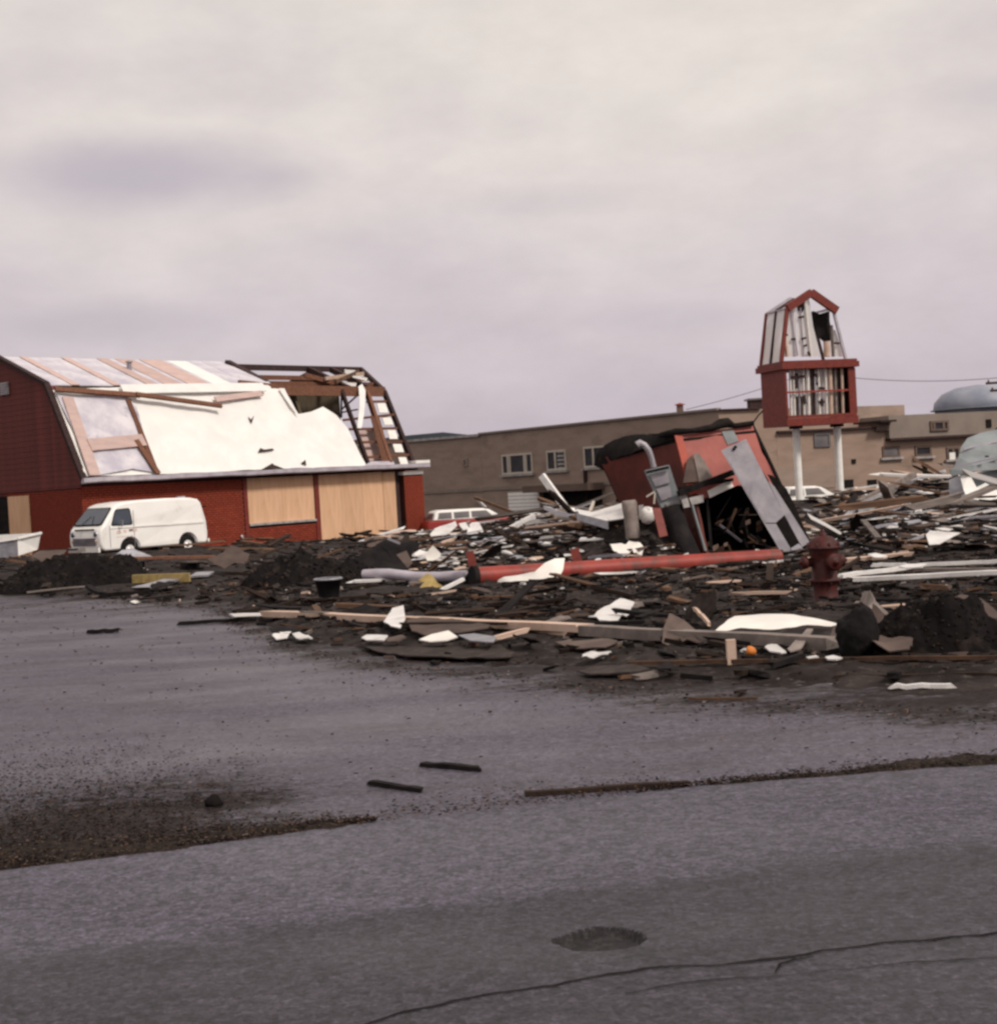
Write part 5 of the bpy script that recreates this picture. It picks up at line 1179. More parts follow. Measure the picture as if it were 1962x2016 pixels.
upright([(1872, 1180, 14.4), (1892, 1170, 14.6), (1930, 1182, 14.4), (1985, 1222, 13.9), (2000, 1268, 13.6), (1950, 1250, 13.7), (1905, 1225, 13.9), (1880, 1205, 14.2)], 'card_tan', 'large brown board sticking out of the black soil heap', 'board', 'brown_board', amp=.03)
scrap([(1772, 1188), (1788, 1183), (1828, 1184), (1818, 1192), (1786, 1194)], 'board_white', 'white sliver lying on the back of the black soil heap', 'scrap', 'white_scrap', .42, amp=.01)
board(1752, 1360, 1878, 1357, .05, .03, 'board_white', 'chipped white strip lying alone at the edge of the asphalt', 'strip', 'white_strip', .03)
board(1240, 1317, 1962, 1307, .04, .03, 'wood_brown', 'long thin brown lath along the front of the debris', 'lath', 'lath', .05)
board(1640, 1340, 2010, 1336, .05, .03, 'wood_dark', 'dark lath lying beyond the chipped white strip', 'lath', 'lath', .03)
board(1355, 1380, 1492, 1380, .025, .018, 'wood_brown', 'thin brown lath lying on the bare lot below the debris', 'lath', 'lath', .015)
# bucket, pipe, yellow rag
p = gp(648, 1182)
bk = thing('planter_tub', p, 'black tub with pale rim standing in the mud before the soil heaps', 'tub')
sx = .0
MB().lathe([(.14, 0), (.2, .3), (.215, .3), (.215, .325), (.19, .325), (.13, .03), (0, .03)], p, Z, 22).build('body', 'plastic_black', bk); MB().lathe([(.217, .312), (.222, .33), (.2, .34), (.192, .33)], p, Z, 22).build('rim', 'strip_metal', bk)
MB().lathe([(0, .27), (.175, .275)], p, Z, 18).build('soil_fill', 'soil_black', bk)
p0, p1 = P(716, 1131, 26.2), P(918, 1137, 25.4)
gpipe = thing('grey_pipe', V((p0.x, p0.y, top(p0.x, p0.y))), 'pale grey pipe lying in line with the end of the fallen red pole', 'pipe')
MB().tube([p0.lerp(p1, i/8) + Z*(.02*math.sin(i)) for i in range(9)], [.085, .09, .095, .09, .09, .095, .09, .095, .1], 14).build('shaft', 'gutter', gpipe)
MB().tube([p1, p1 + V((.06, -.02, -.04)), p1 + V((.1, -.02, -.14)), p1 + V((.1, 0, -.3))], [.11, .125, .125, .12], 14).build('elbow', 'tar', gpipe)
upright([(816, 1164, 24.6), (836, 1148, 24.7), (822, 1140, 24.8), (838, 1129, 24.9), (850, 1134, 24.8), (862, 1148, 24.6), (882, 1166, 24.4), (856, 1168, 24.3), (852, 1154, 24.5), (840, 1168, 24.4)], 'yellow', 'crumpled yellow sheet under the grey pipe', 'sheet', 'yellow_sheet', amp=.06, cell=.09, ns=5)
tag(MB().beam(P(868, 1162, 24.2), P(912, 1140, 24.5), .06, .05).build('white_stick', 'board_white'), 'white stick slanting beside the crumpled yellow sheet', 'stick')
# far-left bin, plank bench, parking bumper, tarp
bY = 45; b0 = P(2, 1092, bY); bn = thing('white_skip', V((b0.x - .6, bY, top(b0.x, bY))), 'white open-topped metal bin beside the dark gable of the barn shop', 'bin')
def bp_(pts, off, nm, mat): MB().prism([P(x, y, bY + o) for x, y, o in pts], off).build(nm, mat, bn)
bp_([(34, 1060, 0), (80, 1050, .7), (74, 1082, .7), (36, 1094, 0)], V((-.02, .04, 0)), 'end_panel', 'white_paint')
bp_([(-50, 1074, -.2), (33, 1061, 0), (35, 1094, 0), (-50, 1104, -.2)], V((.0, .04, 0)), 'front_panel', 'strip_metal')
bp_([(-20, 1054, 1.2), (80, 1049, .74), (74, 1080, .74), (-20, 1092, 1.2)], V((.0, .04, 0)), 'rear_panel', 'white_paint')
MB().beam(P(-50, 1073, bY - .22), P(34, 1060, bY - .02), .08, .06).build('rim', 'white_paint', bn); MB().beam(P(34, 1060, bY - .02), P(81, 1049, bY + .7), .08, .06).build('rim', 'white_paint', bn)
by = 36
bt = thing('plank_bench', V((P(280, 1110, by).x, by, top(P(280, 1110, by).x, by))), 'long dark plank resting on two low blocks in front of the white van', 'bench')
MB().beam(P(152, 1101, by), P(424, 1096, by + .3), .35, .06).build('plank', 'timber_brown', bt)
for px in (266, 374):
    c_ = P(px, 1116, by + .1); c2 = P(px, 1103, by + .1); g_ = top(c_.x, c_.y) - .1
    MB().box(V((c_.x, c_.y, (g_ + c2.z)/2 - .03)), (.38, .4, c2.z - g_ - .02)).build('block', 'tar', bt)
upright([(222, 1097, 37.5), (240, 1082, 38), (262, 1080, 38.2), (285, 1088, 38), (300, 1097, 37.5)], 'strip_metal', 'pale grey bent sheet lying behind the dark plank by the van', 'sheet', 'metal_sheet', amp=.04)
p0, p1 = gp(262, 1148, .08), gp(374, 1145, .08)
item(MB().prism([p0 + V((0, y, z)) for y, z in ((-.09, -.08), (-.06, .09), (.06, .09), (.09, -.08))], p1 - p0), 'parking_bumper', 'yellow', 'yellow concrete parking bumper between the two soil heaps', 'parking bumper')
board(276, 1164, 402, 1134, .4, .04, 'strip_metal', 'grey curved strip lying beside the yellow parking bumper', 'strip', 'metal_strip', .06, warp=.05)
upright([(690, 1112, 29), (712, 1090, 29.3), (740, 1072, 29.6), (775, 1055, 29.9), (806, 1048, 30), (828, 1062, 29.9), (812, 1090, 29.6), (806, 1112, 29.2), (770, 1116, 28.8), (720, 1118, 28.7)], 'tar', 'heap of black roofing felt slumped below the boarded shop front', 'roofing felt', 'roofing_felt', amp=.14, cell=.14, ns=2.2, curl=-.15)
upright([(780, 1092, 28.6), (800, 1084, 28.7), (812, 1108, 28.4), (802, 1118, 28.2)], 'card_tan', 'brown board leaning against the black roofing felt', 'board', 'brown_board', amp=.01)
upright([(764, 1058, 29.4), (788, 1068, 29.3), (786, 1072, 29.3), (762, 1062, 29.4)], 'strip_metal', 'thin grey strip on top of the black roofing felt', 'strip', 'metal_strip', amp=.01)
upright([(408, 1100, 33), (430, 1082, 33.4), (446, 1074, 33.6), (470, 1078, 33.5), (492, 1090, 33.2), (480, 1102, 32.8), (440, 1108, 32.6)], 'card_tan', 'dusty tan canvas bundle heaped on the soil below the brick wall', 'bundle', 'canvas_bundle', amp=.10, cell=.12, ns=3, curl=-.1)
upright([(60, 1092, 37), (80, 1084, 37.4), (132, 1081, 37.6), (120, 1098, 37), (100, 1110, 36.6), (80, 1104, 36.8)], 'card_tan', 'flat tan cardboard lying on top of the soil heap beside the white bin', 'cardboard', 'cardboard', amp=.03)
upright([(846, 1080, 31), (852, 1074, 31), (868, 1090, 31), (866, 1098, 31), (852, 1104, 30.9), (840, 1104, 30.9), (837, 1092, 31)], 'sheet_white', 'rounded white plate standing in the debris past the black felt heap', 'plate', 'white_plate', amp=.03)
upright([(814, 1090, 31.2), (826, 1082, 31.3), (838, 1086, 31.2), (832, 1094, 31.1), (818, 1095, 31.1)], 'board_white', 'smaller pale scrap beside the rounded white plate', 'scrap', 'white_scrap', amp=.03)

# larger single pieces standing out of the wreckage field
def pole_item(px0, py0, Y0, px1, py1, Y1, wd, h_, mat, label, cat, name): return tag(MB().beam(P(px0, py0, Y0), P(px1, py1, Y1), wd, h_).build(name, mat), label, cat)
pole_item(1066, 936, 51, 1117, 1006, 50.5, .14, .22, 'board_white', 'white board tilted steeply out of the wreckage before the dark bay', 'board', 'tilted_board')
tag(MB().lathe([(.27, -.42), (.28, 0), (.32, .02), (.22, .12), (0, .15)], P(1122, 1008, 50.3), Z, 16).build('white_canister', 'white_paint'), 'white round-topped canister at the foot of the tilted white board', 'canister')
pole_item(966, 1062, 45, 1050, 1017, 47, .14, .16, 'board_white', 'long whitish pipe slanting across the rubble behind the red pole', 'pipe', 'slanting_pipe')
pole_item(1000, 1044, 47, 1112, 1004, 49.5, .12, .2, 'wood_grey', 'grey brown beam leaning to the white canister', 'beam', 'leaning_timber')
pole_item(934, 980, 58, 1040, 1020, 56, .07, .1, 'wood_brown', 'thin brown batten slanting above the red station wagon', 'batten', 'slanting_batten')
pole_item(940, 984, 58.3, 956, 1000, 58, .06, .09, 'board_white', 'short pale batten next to the slanting brown batten', 'batten', 'slanting_batten')
pole_item(1132, 1002, 49, 1170, 988, 49.5, .05, .05, 'strip_metal', 'thin grey rail above the white panels near the hut', 'rail', 'thin_rail'); pole_item(1168, 988, 49.5, 1154, 1028, 48.5, .08, .08, 'cream_paint', 'pale leg hanging from the thin grey rail', 'leg rail', 'hanging_leg')
upright([(1136, 1002, 30.9), (1166, 1008, 30.4), (1226, 990, 29.8), (1230, 1020, 29.2), (1190, 1026, 29.3), (1140, 1014, 30.2)], 'board_white', 'wide white panel lying near the red hut beside the grey stump', 'panel', 'wreckage_sheet', amp=.02)
upright([(1134, 1010, 30.0), (1196, 1026, 29.1), (1196, 1042, 29), (1136, 1024, 29.9)], 'strip_metal', 'grey edge panel below the wide white panel', 'panel', 'wreckage_sheet', amp=.01)
st_ = P(1242, 1024, 28.9); tag(MB().lathe([(.14, -.4), (.135, .1), (.15, .32), (.12, .38), (0, .36)], st_, V((-.06, 0, 1)), 12).build('stump', 'wood_grey'), 'grey upright wooden stump before the red side of the hut', 'stump')
tag(MB().lathe([(0, -.16), (.1, -.15), (.14, -.06), (.14, .07), (.1, .14), (0, .16)], P(1275, 1014, 29), V((.2, -.3, 1)), 14).build('white_drum', 'white_paint'), 'rounded white drum between the grey stump and the hut', 'drum')
upright([(1256, 995, 29.3), (1266, 993, 29.3), (1268, 1020, 29.1), (1258, 1022, 29.1)], 'board_white', 'narrow white board behind the rounded white drum', 'board', 'white_board', amp=.01)
upright([(1200, 1070, 28.6), (1228, 1074, 28.5), (1238, 1065, 28.6), (1256, 1070, 28.5), (1268, 1076, 28.4), (1262, 1092, 28.2), (1254, 1094, 28.1), (1244, 1082, 28.3), (1228, 1094, 28.1), (1212, 1090, 28.2)], 'sheet_white', 'crumpled whitish paper between the red pole and the hut', 'paper', 'crumpled_paper', amp=.09, cell=.1, ns=5)
upright([(846, 1052, 44), (856, 1040, 45), (896, 1026, 46), (900, 1034, 45.6), (884, 1050, 44.6), (848, 1056, 44)], 'board_white', 'ribbed white siding panel leaning in front of the red station wagon', 'panel', 'siding_panel', amp=.02)
upright([(902, 1032, 45), (916, 1028, 45.2), (926, 1042, 45), (912, 1044, 44.8)], 'board_white', 'pinkish white scrap beside the ribbed siding panel', 'scrap', 'white_scrap', amp=.04)
upright([(918, 1050, 43.6), (928, 1028, 44.2), (944, 1030, 44), (952, 1048, 43.4), (936, 1050, 43.2)], 'board_white', 'pointed white paper stack between siding panel and slanting pipe', 'paper', 'crumpled_paper', amp=.06, ns=4)
upright([(1110, 1034, 44), (1160, 1030, 44.4), (1168, 1040, 43.8), (1130, 1046, 43.4)], 'strip_metal', 'flat lavender grey panel below the white canister', 'panel', 'wreckage_sheet', amp=.01)
upright([(1440, 0, 1)], 'tar', 'x') if False else None
# beyond the hydrant
upright([(1688, 1000, 37), (1700, 988, 37.2), (1722, 986, 37.4), (1730, 1010, 36.8), (1722, 1022, 36.5), (1692, 1020, 36.6)], 'metal_blue', 'upright slate grey panel in the wreckage beyond the hydrant', 'panel', 'wreckage_sheet', amp=.02)
upright([(1720, 979, 38), (1742, 972, 38.4), (1760, 978, 38.3), (1806, 1016, 36.6), (1796, 1022, 36.4), (1776, 1016, 36.8), (1740, 990, 37.6)], 'board_white', 'long whitish slab sloping down beside the slate grey panel', 'slab', 'sloping_slab', amp=.02)
upright([(1724, 996, 37), (1760, 996, 37), (1784, 1022, 36.3), (1732, 1020, 36.3)], 'dull_black', 'black hollow sheet under the sloping whitish slab', 'sheet', 'black_sheet', amp=.05)
upright([(1800, 1002, 36.5), (1816, 990, 37), (1832, 1002, 36.6), (1866, 1004, 36.4), (1850, 1012, 36), (1812, 1014, 36)], 'board_white', 'tattered white sheet past the end of the sloping slab', 'sheet', 'torn_sheet', amp=.07, ns=3)
dr_ = thing('paint_drum', P(1836, 1034, 34), 'red and white banded drum lying on its side beyond the hydrant', 'drum')
dax = V((.96, -.25, .05)); dc = P(1828, 1034, 34)
MB().lathe([(.0, -.32), (.23, -.32), (.235, .05), (.23, .05)], dc, dax, 18).build('red_half', 'red_scrap', dr_); MB().lathe([(.23, .052), (.24, .054), (.24, .34), (.22, .36), (0, .36)], dc, dax, 18).build('white_half', 'white_paint', dr_)
upright([(1716, 1012, 35), (1728, 1012, 35), (1748, 1026, 34.6), (1746, 1032, 34.4), (1724, 1034, 34.4), (1714, 1026, 34.7)], 'board_white', 'small white and pink wrapper at the foot of the slate grey panel', 'wrapper', 'wrapper', amp=.05, ns=4)
upright([(1706, 1012, 35.1), (1718, 1012, 35.1), (1724, 1034, 34.6), (1712, 1034, 34.7)], 'wood_pale', 'orange tan board by the white and pink wrapper', 'board', 'tan_board', amp=.02)
for i, (px, py, Yd, r, lab) in enumerate(((1725, 1050, 31.5, .36, 'black tyre lying on the rubble close behind the hydrant'), (1766, 1066, 30.2, .40, 'flatter black tyre lying in front of the other tyre'))):
    c_ = P(px, py, Yd); ty = thing('old_tyre', V((c_.x, c_.y, top(c_.x, c_.y))), lab, 'tyre', 'old tyres in the wreckage')
    ax_ = V((.25, -.55, .8 if i else .6)); MB().lathe([(r*.55, -.1), (r*.9, -.12), (r, -.06), (r, .06), (r*.9, .12), (r*.55, .1), (r*.5, 0), (r*.55, -.1)], c_, ax_, 22).build('tread', 'rubber', ty)
    MB().lathe([(0, -.02), (r*.54, -.05), (r*.54, .05), (0, .02)], c_, ax_, 18).build('wheel_disc', 'tar', ty)
pole_item(1690, 990, 40, 1800, 934, 43, .12, .16, 'wood_grey', 'grey brown plank rising behind the slate panel toward the stovepipe', 'plank', 'rising_plank')
pole_item(1770, 957, 44, 1866, 964, 43, .14, .08, 'wood_dark', 'dark plank lying level below the stovepipe', 'plank', 'level_plank'); pole_item(1756, 963, 43.6, 1840, 966, 42.8, .12, .06, 'strip_metal', 'light grey rail beside the dark level plank', 'rail', 'level_rail')
pole_item(1808, 968, 42, 1850, 976, 41, .2, .05, 'board_white', 'broad pale lath below the dark level plank', 'lath', 'pale_lath'); pole_item(1798, 986, 40, 1866, 980, 40.5, .1, .06, 'wood_grey', 'grey lath touching the bluish wrecked roof', 'lath', 'grey_lath')
board(1656, 1152, 1800, 1132, .10, .05, 'board_white', 'upper of two long white battens right behind the hydrant', 'batten', 'white_batten', .12, .12)
board(1672, 1160, 1990, 1152, .16, .05, 'board_white', 'lower and longer of the two white battens behind the hydrant', 'batten', 'white_batten', .12, .16)
board(1790, 1136, 1990, 1143, .12, .04, 'wood_grey', 'grey board lying across the long white battens', 'board', 'grey_board', .1, .14)
board(1718, 1126, 1786, 1125, .07, .05, 'board_white', 'short white batten lying past the pair of long white battens', 'batten', 'white_batten', .1)
board(1808, 1126, 1990, 1118, .07, .05, 'board_white', 'thin far white batten running out of view past the short one', 'batten', 'white_batten', .1)
scrap([(1824, 1090, .3), (1832, 1085, .32), (1892, 1086, .3), (1850, 1096, .2), (1830, 1098, .2)], 'board_white', 'pointed white board lying in the debris beyond the long battens', 'board', 'white_board', .2, amp=.01)
scrap([(1708, 1106), (1724, 1103), (1748, 1110), (1740, 1114), (1720, 1112)], 'board_white', 'pale leaf-shaped flake behind the short white batten', 'scrap', 'white_scrap', .12, amp=.01)
board(1700, 1056, 1730, 1078, .1, .05, 'wood_grey', 'short grey board slanting down beside the tyres', 'board', 'grey_board', .3, .15)
upright([(1934, 1050, 31), (1950, 1030, 31.4), (1970, 1030, 31.3), (1966, 1064, 30.8), (1944, 1062, 30.8)], 'board_white', 'white jagged box fragment at the far edge of the debris', 'fragment', 'box_fragment', amp=.05, ns=3)
# bluish metal wreck
mw = thing('metal_wreck', V((P(1930, 1000, 37).x, 37, top(P(1930, 1000, 37).x, 37))), 'crumpled bluish grey metal roof section with white underside at the edge of view', 'metal wreck')
def mws(pts, mat, nm, amp=.06, th=.03): MB().sheet([P(*p) for p in pts], th, .7, amp*1.6, .8, pts[0][0], 0, False).build(nm, mat, mw)
mws([(1876, 922, 37.5), (1886, 900, 37.7), (1892, 880, 37.9), (1904, 862, 38.1), (1930, 853, 38.4), (1990, 838, 38.8), (2060, 830, 39), (2060, 896, 37.6), (1962, 906, 37.2), (1920, 918, 37.2)], 'metal_blue', 'roof_skin')
mws([(1866, 926, 37.3), (1920, 918, 37.1), (1962, 906, 37.1), (2060, 896, 37.4), (2060, 930, 37.2), (1962, 925, 37), (1910, 930, 37), (1872, 940, 37.2)], 'metal_blue', 'folded_edge')
mws([(1888, 932, 37.2), (1906, 930, 37.1), (1922, 958, 36.9), (1940, 950, 36.9), (1966, 966, 36.7), (2050, 975, 36.6), (2050, 990, 36.4), (1962, 988, 36.5), (1904, 984, 36.6), (1896, 962, 36.9)], 'white_paint', 'white_lining', .04)
mws([(1908, 934, 37.3), (1962, 922, 37.3), (2050, 920, 37.3), (2050, 980, 37), (1962, 970, 37.2), (1922, 960, 37.2)], 'metal_blue', 'inner_skin')
mws([(1866, 984, 36.4), (1904, 980, 36.3), (1962, 989, 36.2), (2050, 994, 36.2), (2050, 1030, 36), (1962, 1014, 36), (1900, 1006, 36.1), (1868, 996, 36.3)], 'metal_blue', 'lower_slab', .03)
mws([(1868, 945, 37.6), (1888, 936, 37.5), (1898, 966, 37.3), (1900, 986, 37.2), (1868, 984, 37.4)], 'strip_metal', 'end_fold', .05)
for (a_, b_) in (((1884, 918, 37.2), (1966, 900, 37.0)), ((1896, 884, 37.7), (1966, 868, 38.0))): MB().beam(P(*a_), P(*b_), .03, .04).build('seam', 'gutter', mw)
MB().tube([P(1942, 900, 36.9), P(1942, 897, 36.9)], .05, 8).build('bolt', 'dull_black', mw)
upright([(1944, 858, 38.6), (1956, 846, 38.8), (1962, 840, 38.8), (1990, 836, 38.9), (1990, 862, 38.4)], 'dull_black', 'dark torn flap on the top of the bluish metal wreck', 'flap', 'torn_flap')

# sticks on the bare asphalt
def stick(px0, py0, px1, py1, w_, mat, label): return board(px0, py0, px1, py1, w_, w_*.5, mat, label, 'stick', 'charred_stick', w_*.3, seg=6, warp=.01)
stick(832, 1508, 946, 1518, .05, 'dull_black', 'upper of two short charred sticks lying on the empty lot')
stick(728, 1546, 832, 1559, .045, 'dull_black', 'lower of two short charred sticks lying on the empty lot')
stick(1040, 1566, 1362, 1546, .045, 'wood_dark', 'long thin dark red stick lying along the road edge')
item(MB().lathe([(0, -.01), (.045, -.01), (.055, .015), (.035, .035), (.02, .055), (0, .06)], march(420, 1585, flat), V((.2, .1, 1)), 9), 'mud_clod', 'soil_black', 'lone dark clod of mud on the empty lot', 'clod')
board(350, 1232, 500, 1224, .06, .05, 'dull_black', 'charred lath lying on the lot in line with the pale timber tip', 'lath', 'charred_lath', .03); board(176, 1248, 236, 1245, .07, .05, 'dull_black', 'short charred lath lying on the dusty lot toward the van', 'lath', 'charred_lath', .03)
board(196, 1178, 300, 1171, .10, .08, 'dull_black', 'charred beam end below the soil heap near the yellow bumper', 'beam', 'charred_timber', .05)
scrap([(256, 1188), (264, 1185), (276, 1188), (266, 1191)], 'sheet_white', 'tiny white scrap lying on the lot before the soil heap', 'scrap', 'white_scrap', .03, amp=.005)

# ------------------------------------------------------------------ soil heaps
def heap(name, px0, px1, py, hpx, mat, label, seed, depth=1.0):
    c = march((px0 + px1)/2, py, flat); rx = (px1 - px0)/2/3000*c.y; h = hpx/3000*c.y; ry = min(rx, 2.2)*depth
    m = MB(); n, k = 110, 44; vs = []; fs = []; cy = c.y + ry
    for i in range(n + 1):
        for j in range(k + 1):
            u, v = -1 + 2*i/n, -1 + 2*j/k
            x, y = c.x + u*rx*1.1, cy + v*ry*1.1
            r = (u*u + v*v)**.5*1.1
            e_ = .35*noise.noise((x*.9 + seed, y*.9, 2))
            z = h*max(0, 1 - (max(0, r + e_*.6))**2)**.8*(1 + .55*noise.noise((x*1.5 + seed, y*1.5, 3))) + .13*noise.noise((x*3.0, y*3.0, seed)) + .10*noise.noise((x*7, y*7, seed)) + .05*noise.noise((x*16, y*16, seed))
            vs.append((x, y, top(x, y) - .12 + max(z, -.05)))
    fs = [(i*(k + 1) + j, (i + 1)*(k + 1) + j, (i + 1)*(k + 1) + j + 1, i*(k + 1) + j + 1) for i in range(n) for j in range(k)]
    m.add(vs, fs, True); ob = tag(m.build(name, mat, fixn=False), label, 'soil heap', 'black soil heaps along the lot edge')
    cm = MB()
    for _ in range(1100):
        p = random.choice(vs); r_ = U(.25, 1)*min(.06, c.y*.0022); p = V(p)
        if p.z < top(p.x, p.y) + .02: continue
        d = V((U(-1, 1), U(-1, 1), U(-.5, .5))).normalized(); e1 = d.orthogonal().normalized(); e2 = d.cross(e1)
        cm.add([p + d*r_*U(.7, 1.3), p - d*r_*U(.7, 1.3), p + e1*r_*U(.5, 1), p - e1*r_*U(.5, 1), p + e2*r_*U(.5, 1), p - e2*r_*U(.5, 1)],
               [(0, 2, 4), (2, 1, 4), (1, 3, 4), (3, 0, 4), (2, 0, 5), (1, 2, 5), (3, 1, 5), (0, 3, 5)], mi=random.choice([0, 0, 0, 1, 2]))
    tag(cm.build('soil_clods', [mat, 'soil', 'wood_dark'], ob), kind='stuff'); return ob
heap('soil_heap', -70, 272, 1168, 66, 'soil_black', 'long black soil heap in front of the white van', 3)
heap('soil_heap', 430, 735, 1166, 56, 'soil_black', 'black soil heap below the boarded plywood shop front', 9)
heap('soil_heap', 1730, 2050, 1312, 118, 'soil_black', 'black soil heap with brown board in it by the black sack', 15, .8)

# ------------------------------------------------------------------ scattered wreckage
LANDMARKS = [(ORG.get(o.name, o.location).copy(), o.name.replace('_', ' ')) for o in col.objects if o.parent is None and 'label' in o and '.' not in o.name
             and o.name + '.001' not in col.objects and o['category'] not in ('factory building', 'shop building', 'water tower', 'utility pole', 'cable', 'wreckage')
             and not o.name.startswith(('wreckage', 'white_scrap', 'grey_scrap', 'brown_scrap'))]
def beside(p):
    d, n = min((((p - q).xy.length), n) for q, n in LANDMARKS); return f'beside the {n}' if d < 1.2 else f'out from the {n}'
def size_word(L): return 'stubby' if L < .5 else ('short' if L < .85 else ('long' if L > 1.5 else 'mid-length'))
BM = {}
def board_mesh(mat, k):
    if (mat, k) in BM: return BM[(mat, k)]
    r = random.Random(k*17 + len(mat)); m = MB(); vs = []; seg = 3
    bend = r.uniform(-.06, .06)
    for i in range(seg + 1):
        t = i/seg - .5
        for x, z in ((-.5, -.5), (.5, -.5), (.5, .5), (-.5, .5)):
            j = r.uniform(-.12, .06)*(1 if i == seg else -1) if i in (0, seg) else 0
            vs.append((t + j, x*(1 if i < seg or r.random() < .5 else .4) , z + bend*6*(t*t*4)))
    fs = [(i*4 + q, i*4 + (q + 1) % 4, (i + 1)*4 + (q + 1) % 4, (i + 1)*4 + q) for i in range(seg) for q in range(4)] + [(0, 1, 2, 3), (12, 13, 14, 15)]
    BM[(mat, k)] = m.add(vs, fs).mesh('wreckage_board', mat, V((0, 0, 0))); return BM[(mat, k)]
def panel_mesh(mat, k):
    if (mat, 'p', k) in BM: return BM[(mat, 'p', k)]
    r = random.Random(k*31 + len(mat)); n = r.choice([5, 6, 7, 8]); pts = []
    for i in range(n):
        a = 2*math.pi*i/n + r.uniform(-.25, .25); q = r.uniform(.32, .62); pts.append((math.cos(a)*q, math.sin(a)*q*1.0, 0))
    m = MB(); m.sheet(pts, .018, .2, .12, 2.2, k); BM[(mat, 'p', k)] = m.mesh('wreckage_sheet', mat, V((0, 0, 0))); return BM[(mat, 'p', k)]
WORD = {'wood_dark': 'dark charred', 'wood_brown': 'brown', 'wood_grey': 'weathered grey', 'board_white': 'white painted', 'wood_pale': 'pale raw', 'strip_metal': 'grey metal',
        'tar': 'black tarred', 'card_tan': 'tan', 'roof_scrap': 'dark roofing', 'sheet_white': 'clean white', 'red_scrap': 'red painted'}
def region(x, y):
    u = x/y
    if u < -.055: return 'below the brick shop front' if y > 22 else 'on the mud by the tub'
    if y > 24.5: return 'behind the fallen red pole' if u < .12 else 'around the red hut and tyres'
    if y > 17.2: return 'amid pole and timbers'
    return 'in the front grit'
def clear(x, y):
    q = V((x, y, 0)) - BO; a, b = q.dot(BU), q.dot(BW)
    if -1 < a < 18.5 and b > -.6: return False
    if va0 - .3 < a < va1 + .3 and vb - .4 < b < 0: return False
    if 3.2 < x < 6.3 and 28.5 < y < 32.4: return False
    if abs(x - hb.x) < .35 and abs(y - hb.y) < .35: return False
    if y > 30 and x/y < -.17: return rnd() < .25 and y > yb(x)
    if .185 < x/y < .225 and 44 < y < 67 and rnd() < .85: return False
    if -.05 < x/y < -.005 and 46 < y < 68 and rnd() < .7: return False
    tp_ = (x - pl0.x)/(pl1.x - pl0.x); yp = pl0.y + (pl1.y - pl0.y)*tp_
    if -.45 < tp_ < 1.05 and -1.3 < y - yp < .45: return False
    if y < 17 and rnd() < .45*(1 - smooth(y - yb(x), 1, 4)): return False
    if 1.9 < x < 3.5 and 13.2 < y < 15.9 : return False
    return y > yb(x) + .15
def place(ob, x, y, tilt, lift):
    ob.location = (x, y, top(x, y) + lift)
    ob.rotation_euler = (random.gauss(0, tilt), random.gauss(0, tilt), U(0, 2*math.pi))
def spot(y0, y1, p=1.0, ulo=-.40, uhi=.40):
    while True:
        y = y0*(y1/y0)**(rnd()**p); x = U(ulo, uhi)*y
        if clear(x, y): return x, y
def weights(x, y):
    if y > 24.5 and x/y > -.055: return ['wood_dark']*5 + ['wood_brown']*4 + ['wood_grey']*5 + ['board_white']*8 + ['strip_metal']*5 + ['wood_pale']*2 + ['tar']*3
    return ['wood_dark']*10 + ['wood_brown']*4 + ['wood_grey']*2 + ['wood_pale'] + ['tar']*5 + (['board_white'] if rnd() < .5 else [])
for i in range(70):
    while True:
        x, y = spot(30, 62, 1, .005, .4)
        if y > 33 or x/y > .2: break
    mat = random.choice(['wood_grey', 'wood_grey', 'board_white', 'board_white', 'strip_metal', 'wood_brown', 'wood_pale', 'wood_dark', 'wood_dark'])
    ob = bpy.data.objects.new('wreckage_timber', board_mesh(mat, random.randrange(5))); col.objects.link(ob)
    ob.scale = (U(1.6, 3.8), U(.10, .26), U(.05, .13)); place(ob, x, y, .13 if rnd() < .7 else .38, U(.15, .4))
    rg = region(x, y); tag(ob, f'{"very long" if ob.scale.x > 2.8 else "long"} {WORD[mat]} beam lying {beside(ob.location)}', 'beam', 'long beams in the wreckage field')
for i in range(285):
    x, y = spot(12.5, 60, .72); mat = random.choice(weights(x, y)); far = y/28
    ob = bpy.data.objects.new('wreckage_board', board_mesh(mat, random.randrange(5))); col.objects.link(ob)
    L = U(.4, 1.5)*(.55 + .55*far); ob.scale = (L, U(.05, .16)*(.6 + .5*far), U(.02, .06)*(.7 + .4*far))
    place(ob, x, y, .09 if rnd() < .8 else .3, U(.02, .09)*(1 if y < 28 else 2.2))
    rg = region(x, y); tag(ob, f'{size_word(L)} {WORD[mat]} board fragment {beside(ob.location)}, {rg}', 'board', f'broken boards {rg}')
for i in range(105):
    x, y = spot(12.5, 58, .75); far = y/28
    mat = random.choice(['board_white']*3 + ['card_tan']*2 + ['roof_scrap']*4 + ['strip_metal']*2 + ['tar']*3 if y > 24.5 and x/y > -.055 else ['roof_scrap']*6 + ['card_tan']*3 + ['tar']*3 + (['board_white'] if rnd() < .4 else []))
    ob = bpy.data.objects.new('wreckage_sheet', panel_mesh(mat, random.randrange(6))); col.objects.link(ob)
    s = U(.25, .7)*(.6 + .5*far); ob.scale = (s*U(.8, 1.6), s*U(.5, 1), s)
    place(ob, x, y, .12 if rnd() < .75 else .4, U(.03, .10)*(1 if y < 28 else 2.0))
    rg = region(x, y); tag(ob, f'{"large" if s > .7 else "small"} {WORD[mat]} sheet fragment {beside(ob.location)}, {rg}', 'sheet', f'torn sheets {rg}')

